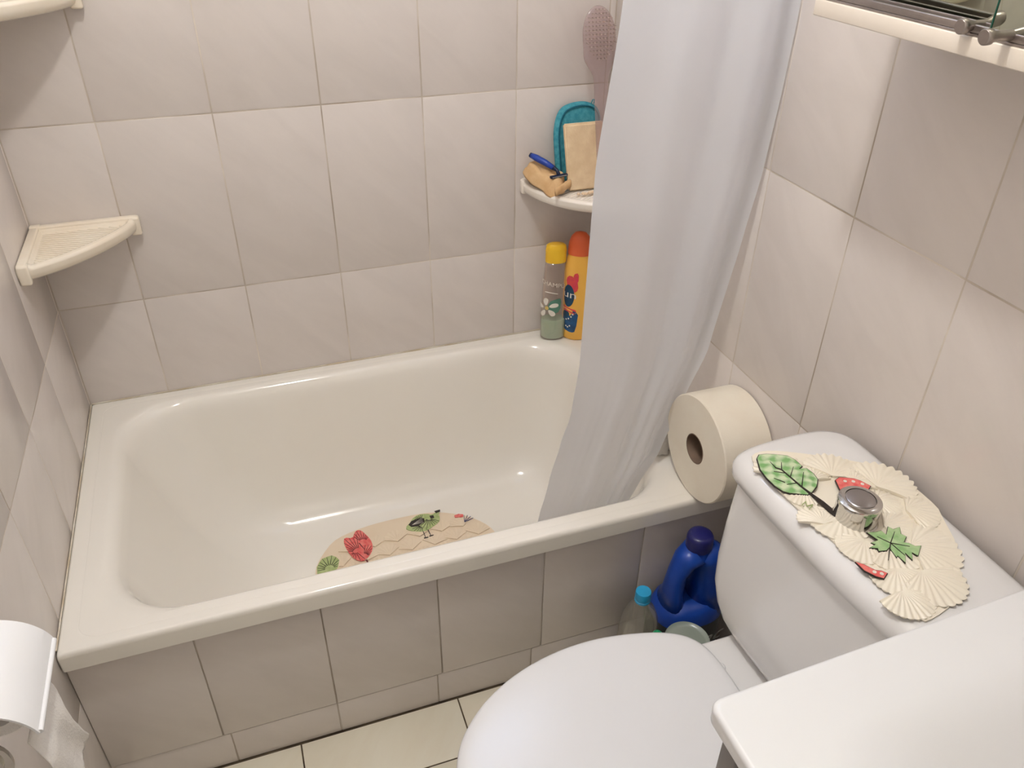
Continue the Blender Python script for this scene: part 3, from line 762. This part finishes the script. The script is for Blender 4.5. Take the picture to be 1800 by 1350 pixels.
RED2 = [(0.984, -1.126), (0.990, -1.132), (0.997, -1.144), (1.003, -1.147), (1.007, -1.152), (0.998, -1.157), (0.992, -1.152), (0.985, -1.140)]
for P_, D_ in ((RED1, [(1.066, -1.002), (1.076, -1.006), (1.084, -1.014)]), (RED2, [(.994, -1.146), (1.000, -1.151)])):
    obj('red_outline', *prism(grow(P_, .0010), ZP-.002, ZP), M_ink, tm, None)
    rp_ = obj('red_painting', *prism(P_, ZP-.001, ZP+.0005), M_red, tm, None)
    for x, y in D_: obj('white_dot', *lathe((x, y, ZP+.0004), [(.0023, 0), (.0023, .0006)], 12), M_prw, rp_, None)
obj('sprig_painting', *join(*[prism(stroke(a, b, .001), ZP-.001, ZP+.0005) for a, b in [((.985, -1.022), (.993, -1.018)), ((.993, -1.018), (.989, -1.026)), ((.989, -1.026), (.998, -1.026)), ((.998, -1.026), (.988, -1.032))]]), M_green2, tm, None)
TM_TXT = obj('lettering', *text_vf('bot', .008, lambda x, y: (1.028+x*.85+y*.3, -1.232-x*.5+y*.85, ZT+.0004)), M_ink, tm, None)

ZB = .0695
bm_ = empty('tub_mat', (.6, -.36, ZB), 'oval beige shell-relief bath mat with red flower and green bird on the tub floor', 'mat')
OUT = [(0.388, -0.36), (0.39, -0.318), (0.398, -0.294), (0.412, -0.270), (0.440, -0.235), (0.47, -0.221), (0.517, -0.210), (0.565, -0.206), (0.627, -0.206), (0.672, -0.210), (0.716, -0.225), (0.76, -0.254), (0.786, -0.283), (0.802, -0.315), (.806, -.36), (.80, -.41), (.77, -.455), (.72, -.485), (.64, -.50), (.55, -.50), (.47, -.485), (.42, -.45), (.395, -.41)]
obj('backing', *prism(smoothpoly(OUT, 1), ZB, ZB+.002), M_shellt, bm_, .8)
random.seed(3)
yy = -.235; row = 0
def inside(p, poly):
    c = False; n = len(poly); j = n-1
    for i in range(n):
        if (poly[i][1] > p[1]) != (poly[j][1] > p[1]) and p[0] < (poly[j][0]-poly[i][0])*(p[1]-poly[i][1])/(poly[j][1]-poly[i][1])+poly[i][0]: c = not c
        j = i
    return c
IN = [((x-.597)*.93+.597, (y+.354)*.9-.354) for x, y in OUT]
while yy > -.49:
    xx = .40+(row % 2)*.026
    while xx < .80:
        if inside((xx, yy), IN) and inside((xx, yy+.03), OUT):
            obj('shell_relief', *fan(xx, yy-.012, xx+random.uniform(-.01, .01), yy+.024, ZB+.0018+.0005*(row % 2), 1.05, 7, .002, .0004), M_shellt, bm_, 1.0)
        xx += .052
    yy -= .036; row += 1
ZQ = ZB+.0052
G1 = [(0.394, -0.325), (0.396, -0.305), (0.405, -0.290), (.410, -.284), (0.422, -0.281), (.432, -.280), (0.441, -0.288), (.446, -.30), (0.440, -0.32), (.425, -.338), (.405, -.338)]
R1 = [(0.468, -0.233), (0.486, -0.242), (0.492, -0.226), (0.500, -0.219), (0.509, -0.222), (0.52, -0.246), (0.526, -0.27), (0.522, -0.292), (0.512, -0.309), (0.494, -0.321), (0.478, -0.307), (0.467, -0.276), (.464, -.25)]
B1 = [(0.607, -0.247), (0.622, -0.234), (.630, -.222), (0.645, -0.213), (0.666, -0.216), (0.678, -0.224), (.690, -.217), (.697, -.219), (0.693, -0.228), (0.693, -0.240), (0.687, -0.253), (0.668, -0.264), (0.645, -0.274), (0.616, -0.260)]
Wg = [(0.617, -0.240), (0.626, -.230), (0.642, -0.226), (0.657, -0.230), (0.655, -0.242), (0.637, -0.251), (0.621, -0.248)]
def rays(c, a0, a1, r0, r1, n, w_, poly=None):
    out = []
    for a in [a0+(a1-a0)*i/(n-1) for i in range(n)]:
        r = r1
        while poly and r > r0 and not inside((c[0]+(r+.001)*math.cos(a), c[1]+(r+.001)*math.sin(a)), poly): r -= .001
        if r > r0+.002: out.append(prism(stroke((c[0]+r0*math.cos(a), c[1]+r0*math.sin(a)), (c[0]+r*math.cos(a), c[1]+r*math.sin(a)), w_), ZQ, ZQ+.0009))
    return join(*out)
obj('green_flower_outline', *prism(grow(G1, .0015), ZQ-.002, ZQ), M_shellt, bm_, None)
obj('green_flower_painting', *prism(G1, ZQ-.0015, ZQ+.0004), M_green2, bm_, None)
obj('green_flower_lines', *rays((.422, -.318), .1, 3.1, .010, .040, 11, .0018, G1), mat('ink_olive', (60, 66, 34), .5, rgb2=(50, 56, 28), noise_scale=60), bm_, None)
obj('red_flower_painting', *prism(smoothpoly(R1, 1), ZQ-.0015, ZQ+.0004), M_red, bm_, None)
obj('red_flower_lines', *join(rays((.492, -.290), 1.5, 2.7, .014, .060, 8, .0016, R1), rays((.506, -.262), .7, 2.2, .01, .045, 8, .0016, R1), rays((.500, -.305), .0, 1.3, .008, .034, 7, .0016, R1), rays((.485, -.285), 3.6, 5.2, .006, .034, 6, .0016, R1), prism(stroke((.497, -.262), (.505, -.285), .002), ZQ, ZQ+.001), prism(stroke((.503, -.318), (.506, -.334), .004), ZQ, ZQ+.001)), mat('ink_maroon', (118, 28, 32), .5, rgb2=(90, 22, 26), noise_scale=60), bm_, None)
obj('bird_painting', *prism(smoothpoly(B1, 1), ZQ-.0015, ZQ+.0004), M_green2, bm_, None)
obj('bird_lines', *join(rays((.668, -.234), 3.5, 5.6, .006, .040, 9, .0014, B1), rays((.645, -.252), 3.0, 4.6, .004, .024, 6, .0014, B1), rays((.650, -.232), 1.2, 2.8, .003, .016, 6, .0014, B1), prism([(.671, -.226), (.680, -.227), (.680, -.236), (.671, -.236)], ZQ, ZQ+.001), prism([(.686, -.214), (.700, -.213), (.699, -.219), (.688, -.222)], ZQ, ZQ+.001), prism(stroke((.644, -.272), (.645, -.292), .0018), ZQ-.001, ZQ+.001), prism(stroke((.656, -.270), (.658, -.290), .0018), ZQ-.001, ZQ+.001), prism(stroke((.641, -.293), (.651, -.293), .0018), ZQ-.001, ZQ+.001), prism(stroke((.654, -.291), (.664, -.290), .0018), ZQ-.001, ZQ+.001)), M_ink, bm_, None)
obj('bird_wing', *prism(Wg, ZQ, ZQ+.0008), M_ink, bm_, None)
obj('wing_lines', *join(*[prism(stroke((.625+.0*i, -.243), (.652, -.228-.005*i), .0009), ZQ+.0004, ZQ+.0012) for i in range(4)]), M_prw, bm_, None)
obj('small_petal_painting', *prism([(0.727, -0.243), (.738, -.241), (0.748, -0.246), (0.746, -0.254), (0.727, -0.250)], ZQ-.0015, ZQ+.0005), M_red, bm_, None)
obj('small_fan_painting', *join(*[prism(stroke((.744, -.272), (.744+.024*math.cos(a), -.272+.024*math.sin(a)), .0018), ZQ-.001, ZQ+.0006) for a in [.3, .65, 1.0, 1.35]]), M_prgrey, bm_, None)

# ================================================================ JUMBO PAPER ROLL
RC = (-.654, .4990); RR = .1010
jr = empty('jumbo_paper_roll', (1.12, RC[0], ZR), 'large cream toilet paper roll standing on the tub corner against the right wall', 'paper roll')
prof = [(.0285, 0.0), (RR-.002, 0.0), (RR, .002), (RR, .093), (RR-.002, .095), (.0285, .095), (.0285, .0)]
obj('paper_coil', *lathe((1.073, RC[0], RC[1]), prof, 96, 'x', False, False), M_rollp, jr, .6)
obj('cardboard_core', *lathe((1.0725, RC[0], RC[1]), [(.0284, 0), (.0284, .0955), (.0268, .0955), (.0268, 0), (.0284, 0)], 40, 'x', False, False), M_card, jr, .6)
# crumpled white cloth behind it
cv = []
for i in range(14):
    ring = []
    for j in range(26):
        a = 2*PI*j/26; ph = PI*i/13
        rr = .022*(1+.45*noise.noise(Vector((2.5*math.cos(a)*math.sin(ph), 2.5*math.sin(a)*math.sin(ph), 2.5*math.cos(ph)+5))))
        ring.append((1.082+rr*1.1*math.sin(ph)*math.cos(a), -.528+rr*.9*math.sin(ph)*math.sin(a), max(ZR+.0005, ZR+.026-rr*math.cos(ph)*1.7)))
    cv.append(ring)
cc = obj('crumpled_tissue', *loft(cv), M_paper, None, 3); tag(cc, 'crumpled white tissue tucked behind the jumbo roll on the tub corner', 'tissue')

# ================================================================ TOILET
TY = -1.090
LIDH = [(.497, 0), (.498, .025), (.503, .045), (.516, .072), (.538, .098), (.572, .126), (.625, .152), (.69, .168), (.755, .171), (.81, .163), (.86, .150), (.892, .133), (.910, .110), (.918, .080), (.9195, .04)]
def lid_outline(off=0.0, z=0.0, sc_=1.0):
    half = smoothopen([(x, h) for x, h in LIDH])
    half = [(x+.010*(.92-x)/.42, h*.983) for x, h in half]
    half[0] = (half[0][0], 0.0)
    pts = [(x, TY+h) for x, h in half]+[(x, TY-h) for x, h in reversed(half[1:])]
    pts = grow(pts, off)
    cx = .71
    return [((x-cx)*sc_+cx, (y-TY)*sc_+TY, z) for x, y in pts]
def smoothopen(p, it=2):
    for _ in range(it):
        o = [p[0]]
        for a, b in zip(p[:-1], p[1:]): o += [(a[0]*.75+b[0]*.25, a[1]*.75+b[1]*.25), (a[0]*.25+b[0]*.75, a[1]*.25+b[1]*.75)]
        o.append(p[-1]); p = o
    return p
toi = empty('toilet', (.85, TY, 0), 'white close-coupled toilet with closed lid between tub and washbasin', 'toilet')
ZL = .424
obj('lid', *loft([lid_outline(-.003, ZL-.017), lid_outline(0, ZL-.015), lid_outline(0, ZL-.007), lid_outline(-.0018, ZL-.0030), lid_outline(-.006, ZL-.0008), lid_outline(-.014, ZL), lid_outline(-.014, ZL+.0010, .90), lid_outline(-.014, ZL+.0018, .6), lid_outline(-.014, ZL+.0022, .25)]), M_seat, toi, 1.4)
obj('seat', *loft([lid_outline(-.012, ZL-.036), lid_outline(-.006, ZL-.034), lid_outline(-.005, ZL-.024), lid_outline(-.008, ZL-.0195)]), M_seat, toi, 1.0)
B = []
for s, z, x0, xs_ in [(.40, 0, .10, .0), (.41, .02, .10, 0), (.42, .12, .11, 0), (.52, .20, .08, 0), (.74, .27, .04, 0), (.90, .33, .01, 0), (.955, .37, 0, 0), (.955, .384, 0, 0)]:
    o = lid_outline(-.012, z)
    B.append([((x-.85)*(.55+.45*s/.955)+.85 if x < .85 else x+(1.14-.92)*(x-.85)/.07*(.98 if z < .33 else .2), (y-TY)*(s)+TY if x < .85 else (y-TY)*max(s, .62)+TY, zz) for x, y, zz in o])
obj('bowl', *loft(B), M_china, toi, 1.2)
obj('rear_platform', *join(box((.886, TY-.128, .30), (1.160, TY+.128, .3965), .012, 4)), M_china, toi, .9)
for s in (1, -1):
    obj('hinge', *lathe((.924, TY+s*.075, .3960), [(.008, 0), (.008, .004), (.006, .006), (0, .0063)], 20), M_whitep, toi, .8)
# tank, loft in z
def tankring(z, hw0, hw1, xf, r):
    y0, y1 = TY-hw0, TY+hw1
    return [(x+max(0, -(y+1.0))*.07*(x < 1.05), y, zz) for x, y, zz in rrect(xf, 1.162, y0, y1, r, z, 10, 4)]
TR = []
for z, h, xf, r in [(.3975, .092, .985, .03), (.400, .116, .975, .035), (.410, .144, .966, .036), (.425, .164, .960, .036), (.445, .179, .957, .036), (.475, .191, .956, .036), (.52, .197, .958, .036), (.58, .199, .962, .036), (.64, .199, .967, .036), (.668, .198, .968, .036)]:
    TR.append(tankring(z, h, h, xf, r))
wnorm(obj('tank', *loft(TR), M_china, toi, 1.0))
LO = smoothpoly([(.962, -.905), (.976, -.884), (1.02, -.874), (1.10, -.872), (1.135, -.880), (1.158, -.902), (1.163, -.94), (1.163, -1.085), (1.163, -1.25), (1.158, -1.275), (1.135, -1.29), (1.03, -1.294), (1.000, -1.288), (.986, -1.272), (.977, -1.22), (.966, -1.12), (.961, -1.0), (.960, -.940)], 2)
def lo_(off, z): return [(x, y, z) for x, y in grow(LO, off)]
obj('tank_lid', *loft([lo_(-.004, .664), lo_(0, .667), lo_(0.001, .680), lo_(-.003, .689), lo_(-.009, .695), lo_(-.018, .699), [((x-1.067)*.62+1.067, (y+1.085)*.8-1.085, .7004) for x, y, z in lo_(0, 0)], [((x-1.067)*.3+1.067, (y+1.085)*.4-1.085, .7005) for x, y, z in lo_(0, 0)]]), M_china, toi, 1.4)
fb = (1.036, -1.060)
obj('flush_collar', *lathe((fb[0], fb[1], .7008), [(.0285, 0), (.0285, .0025), (.0265, .004), (.0262, .026), (.0270, .029), (.0262, .033), (.022, .0355), (.0190, .0355), (.0185, .0335), (0, .0335)], 48), M_chrome, toi, .7)
obj('flush_button', *lathe((fb[0], fb[1], .7338), [(.0178, 0), (.0178, .0022), (.016, .0034), (0, .0036)], 40), mat('flush_button_chrome', (176, 172, 172), .28, metal=1.0, rgb2=(168, 164, 164), noise_scale=30), toi, .7)

# ================================================================ CLEANING BOTTLES BETWEEN TUB AND TOILET
JY = -.735
jg = empty('detergent_jug', (1.045, JY, 0), 'large blue detergent jug with navy cap standing between toilet tank and tub', 'jug')
def ringxy(cx, cy, z, rx, ry, ex=2.6, n=40):
    P = []
    for i in range(n):
        a = 2*PI*i/n; c_, s_ = math.cos(a), math.sin(a)
        P.append((cx+rx*abs(c_)**(2/ex)*(1 if c_ > 0 else -1), cy+ry*abs(s_)**(2/ex)*(1 if s_ > 0 else -1), z))
    return P
jb = loft([ringxy(1.054, JY, .002, .062, .050), ringxy(1.054, JY, .012, .068, .054), ringxy(1.054, JY, .12, .070, .055), ringxy(1.054, JY, .180, .069, .054), ringxy(1.056, JY, .200, .062, .050), ringxy(1.058, JY, .212, .050, .040)])
obj('jug_body', *jb, M_jug, jg, 1.0)
# shoulder with the handle: a thick loop around an opening
def flat_tube(pts, rx, ry, n=20):
    R_ = []
    pts = [Vector(p) for p in pts]
    for i, p in enumerate(pts):
        d = (pts[min(i+1, len(pts)-1)]-pts[max(i-1, 0)]).normalized(); s = Vector((0, 1, 0)); u = d.cross(s).normalized()
        a_, b_ = (rx[i] if isinstance(rx, list) else rx), (ry[i] if isinstance(ry, list) else ry)
        R_.append([tuple(p+u*math.cos(2*PI*k/n)*a_+s*math.sin(2*PI*k/n)*b_) for k in range(n)])
    return loft(R_)
obj('jug_handle', *flat_tube([(1.018, JY, .190), (1.020, JY, .235), (1.024, JY, .280), (1.036, JY, .310), (1.056, JY, .325)], [.022, .0165, .016, .020, .024], [.040, .026, .022, .026, .030]), M_jug, jg, 3)
obj('jug_shoulder', *flat_tube([(1.090, JY, .190), (1.092, JY, .245), (1.090, JY, .285), (1.082, JY, .312), (1.066, JY, .328)], [.036, .036, .035, .030, .024], [.046, .038, .034, .032, .030]), M_jug, jg, 3)
obj('jug_neck', *lathe((1.060, JY, .318), [(.027, 0), (.023, .012), (.022, .022)], 32), M_jug, jg, 1)
obj('cap', *lathe((1.060, JY, .336), [(.0235, 0), (.0245, .004), (.0245, .024), (.022, .030), (.016, .0325), (0, .033)], 40), M_jugcap, jg, .8)
lab = loft([ringxy(1.054, JY, .06, .0706, .0556), ringxy(1.054, JY, .178, .0698, .0548)], False, False)
obj('label', *lab, M_juglab, jg, 1)
def on_jug(u, v, push=.0575): return (1.054-.036+u, JY-push, v-.008)
obj('label_patch', *join(([on_jug(-.029, .165), on_jug(.012, .150), on_jug(.012, .07), on_jug(-.030, .07)], [(0, 1, 2, 3)])), M_prgrey, jg, None)
obj('label_code_patch', *([on_jug(-.022, .175, .058), on_jug(-.008, .170, .058), on_jug(-.008, .148, .058), on_jug(-.022, .152, .058)], [(0, 1, 2, 3)]), M_prpale, jg, None)
obj('label_line', *join(([on_jug(-.022, .184, .058), on_jug(.022, .170, .058), on_jug(.022, .1685, .058), on_jug(-.022, .1825, .058)], [(0, 1, 2, 3)])), M_prpale, jg, None)
obj('lettering', *text_vf('ac', .045, lambda x, y: (1.085+x, JY-.0575, .142+y+.35*x), .4), M_prpale, jg, None)

CB = (.926, -.783)
cbt = empty('water_bottle', (CB[0], CB[1], 0), 'clear plastic bottle with bright cyan cap beside the tub panel', 'bottle')
obj('bottle_wall', *lathe((CB[0], CB[1], 0), [(0, .002), (.030, .002), (.034, .008), (.0345, .10), (.033, .11), (.0345, .12), (.0345, .225), (.032, .25), (.024, .272), (.0135, .285), (.0125, .300)], 40, cap1=False), M_clearb, cbt, 3)
obj('cap', *lathe((CB[0], CB[1], .298), [(.0134, 0), (.0140, .002), (.0140, .015), (.0132, .0175), (0, .0178)], 32), M_cyan, cbt, .7)
obj('cap_ring', *lathe((CB[0], CB[1], .292), [(.0130, 0), (.0143, .001), (.0143, .0045), (.0130, .0055)], 32), M_cyan, cbt, .7)

TC = (.973, -.866)
cup = obj('cleaning_cup', *lathe((TC[0], TC[1], 0), [(0, .002), (.030, .002), (.033, .008), (.040, .262), (.0385, .266), (.034, .262), (.030, .262), (0, .2625)], 44), M_frost, None, 1.0)
tag(cup, 'translucent pale green round tub seen just behind the toilet lid', 'container')
GB = (.925, -.846)
gbt = empty('dropper_bottle', (GB[0], GB[1], 0), 'small slim bottle with green tip peeping over the toilet lid', 'bottle')
obj('bottle_wall', *lathe((GB[0], GB[1], 0), [(0, .002), (.014, .002), (.015, .006), (.015, .22), (.010, .245), (.006, .258)], 28), M_frost, gbt, 1)
obj('cap', *lathe((GB[0], GB[1], .256), [(.009, 0), (.0095, .012), (.0085, .020), (.005, .0245), (0, .0255)], 24), M_greenc, gbt, 1)

# ================================================================ WASHBASIN on grey metal legs
bs = empty('washbasin', (.92, -1.62, 0), 'white washbasin slab on grey metal legs in the lower right foreground', 'washbasin')
R = []
for (a, b, c_, d, r, z) in [(.671, 1.165, -2.017, -1.297, .010, .800), (.6685, 1.168, -2.02, -1.2945, .012, .803), (.668, 1.168, -2.02, -1.294, .012, .815), (.6695, 1.167, -2.019, -1.2953, .012, .8185), (.673, 1.164, -2.015, -1.299, .012, .820),
        (.722, 1.105, -1.965, -1.350, .05, .8200), (.738, 1.095, -1.955, -1.360, .05, .8190), (.756, 1.085, -1.94, -1.374, .05, .8150), (.775, 1.075, -1.925, -1.390, .05, .8070),
        (.795, 1.06, -1.905, -1.410, .05, .7930), (.82, 1.04, -1.88, -1.435, .05, .774), (.87, .99, -1.83, -1.49, .04, .758)]:
    R.append([(x, y+.028*(x-.673)*(1 if y > -1.7 else 0), zz) for x, y, zz in rrect(a, b, c_, d, r, z, 8, 4)])
wnorm(obj('basin_top', *loft(R, False, True), M_basin, bs, 1.0))
R = [rrect(.676, 1.163, -2.015, -1.303, .01, .8005, 4, 2), rrect(.76, 1.08, -1.93, -1.39, .03, .795, 4, 2), rrect(.79, 1.05, -1.90, -1.42, .03, .745, 4, 2)]
obj('basin_underside', *loft(R, False, True), M_basin, bs, 1.0)
for x0, y0 in [(.682, -1.327), (1.14, -1.327), (.682, -2.012), (1.14, -2.012)]:
    obj('leg', *box((x0, y0, .001), (x0+.018, y0+.020, .799), .0015), M_legm, bs, .8)
for y0 in (-1.322, -2.007):
    obj('cross_rail', *box((.70, y0, .20), (1.14, y0+.010, .215), .001), M_legm, bs, .8)

# ================================================================ MIRROR CABINET on the right wall
CY0, CY1 = -1.62, -.800
cab = empty('mirror_cabinet', (1.1, -1.2, 1.246), 'white mirror cabinet with sliding mirror doors at the upper right', 'cabinet')
CXF = 1.020
obj('bottom_board', *box((CXF, CY0, 1.2465), (XR-.0005, CY1-.006, 1.2635), .0012), M_cabw, cab, .8)
obj('side_panel', *box((1.052, CY1-.022, 1.2635), (XR-.0005, CY1-.007, 1.86), .001), M_cabw, cab, .8)
obj('side_panel', *box((1.052, CY0, 1.2635), (XR-.0005, CY0+.015, 1.86), .001), M_cabw, cab, .8)
obj('top_board', *box((1.03, CY0, 1.86), (XR-.0005, CY1-.007, 1.875), .001), M_cabw, cab, .8)
obj('back_board', *box((1.160, CY0+.015, 1.264), (XR-.0008, CY1-.022, 1.86)), M_cabw, cab, .8)
# aluminium track: floor plus three little rails
obj('door_track', *join(box((CXF+.002, CY0+.001, 1.2636), (1.052, CY1-.008, 1.2660), .0004), box((CXF+.002, CY0+.001, 1.266), (CXF+.006, CY1-.008, 1.2735), .0012), box((1.0345, CY0+.001, 1.266), (1.0365, CY1-.008, 1.2745), .0006), box((1.048, CY0+.001, 1.266), (1.052, CY1-.008, 1.2765), .0006)), M_alu, cab, .8)
obj('door_track', *box((CXF+.004, CY0+.001, 1.850), (1.052, CY1-.008, 1.860), .0004), M_alu, cab, .8)
MS = -1.045
d1 = obj('mirror_door', *box((1.0395, -1.10, 1.2672), (1.0445, CY1-.023, 1.849), .0004), M_mirror, cab, .8)
d2 = obj('mirror_door', *box((1.0225, CY0+.016, 1.2672), (1.0328, MS, 1.849), .0004), M_mirror, cab, .8)
obj('glass_edge', *box((1.0222, MS-.0002, 1.2672), (1.0331, MS+.0012, 1.849)), M_glassedge, d2, None)
obj('glass_edge', *box((1.0392, CY1-.0232, 1.2672), (1.0448, CY1-.0220, 1.849)), M_glassedge, d1, None)
def knob(y, x1, parent):
    obj('knob', *lathe((x1-.030, y, 1.2715), [(.0, 0), (.0058, 0), (.0068, .0012), (.0068, .0065), (.0050, .0090), (.0046, .016), (.0048, .028), (.0048, .0302)], 24, 'x'), M_alu, parent, .8)
knob(MS+.022, 1.0395, d1); knob(MS-.022, 1.0225, d2)

# ================================================================ TOILET PAPER HOLDER on the left wall
ph = empty('toilet_paper_holder', (0, -1.01, .70), 'white curved paper holder cover on the left wall beside the tub', 'holder')
cx, cz, rr = .060, .7055, .0600
ya, yb2 = -1.070, -.957
V = []; F = []
na = 30; NY = 8
def arcp(a, r): return (cx+r*math.cos(a), cz+r*math.sin(a))
secs = []
for i in range(na+1):
    a = math.radians(150-(150-14)*i/na); secs.append((arcp(a, rr), arcp(a, rr-.0022)))
outer = [s[0] for s in secs]; inner = [s[1] for s in reversed(secs)]
prof2 = outer+inner
R = []
for k, y in enumerate([ya, ya+.0008, yb2-.0008, yb2]):
    R.append([(x, y, z) for x, z in prof2])
obj('cover', *loft(R), M_whitep, ph, .7)
e = arcp(math.radians(14), rr-.0005)
obj('cover_lip', *tube([(e[0]+.0005, ya+.002, e[1]), (e[0]+.0005, yb2-.002, e[1])], .0028, 12), M_whitep, ph, .8)
obj('wall_plate', *box((.0005, ya+.01, .66), (.012, yb2-.01, .742), .003, 3), M_whitep, ph, .8)
obj('chrome_arm', *join(*(lambda: [loft([[(x, y, z) for x, z in smoothpoly([(.012, .6850), (.050, .6865), (.068, .683), (.0745, .660), (.069, .636), (.050, .6315), (.012, .634)], 2)] for y in (-1.043, -1.0385)]),
     loft([[(x, y, z) for x, z in smoothpoly([(.010, .6765), (.050, .678), (.062, .674), (.0665, .660), (.062, .644), (.050, .640), (.010, .642)], 2)] for y in (-1.0465, -1.043)])])()), M_chrome, ph, .7)
obj('spindle', *lathe((.055, -1.0385, .668), [(.006, 0), (.006, .082)], 20, 'y'), M_chrome, ph, .8)
tr = empty('toilet_paper', (.06, -1.01, .70), 'white toilet paper with a torn sheet hanging below the holder cover', 'toilet paper')
obj('paper_coil', *lathe((.070, -1.030, .7125), [(.018, 0), (.0315, 0), (.032, .001), (.032, .065), (.0315, .066), (.018, .066), (.018, 0)], 56, 'y', False, False), M_paper, tr, .7)
V = []; F = []; NS, NT = 44, 26
for side in (0, 1):
    for j in range(NT+1):
        v = j/NT
        for i in range(NS+1):
            u = i/NS
            tooth = .004*abs(((u*9) % 1)-.5)*2
            zt, zbm = .705, .577+.018*u+tooth
            z = zt+(zbm-zt)*v
            y0_ = interp([(.575, -.974), (.61, -.988), (.636, -.995), (.66, -.996), (.68, -.984), (.705, -.982)], z)
            y = y0_+(-1.065-.012*v-y0_)*u
            x = .1035+.010*min(1, v*3)+.003*v+.003*v*math.sin(u*9+v*3)
            V.append((x-side*.0006, y, z))
N = (NS+1)*(NT+1)
for j in range(NT):
    for i in range(NS):
        a = j*(NS+1)+i; F.append((a, a+1, a+NS+2, a+NS+1)); F.append((N+a, N+a+NS+1, N+a+NS+2, N+a+1))
for i in range(NS): a = NT*(NS+1)+i; F.append((a, a+1, N+a+1, N+a)); F.append((i, N+i, N+i+1, i+1))
for j in range(NT):
    for c_ in (0, NS): a = j*(NS+1)+c_; F.append((a, a+NS+1, N+a+NS+1, N+a))
obj('hanging_sheet', V, F, M_paper, tr, 3)

# ================================================================ CEILING LAMP (gives the room its light)
lp = empty('ceiling_lamp', (.46, -.96, ZC), 'small round ceiling lamp above the toilet, out of the picture', 'lamp')
obj('lamp_base', *lathe((.46, -.96, ZC-.012), [(.06, 0), (.07, .004), (.07, .0119)], 40), M_whitep, lp, .8)
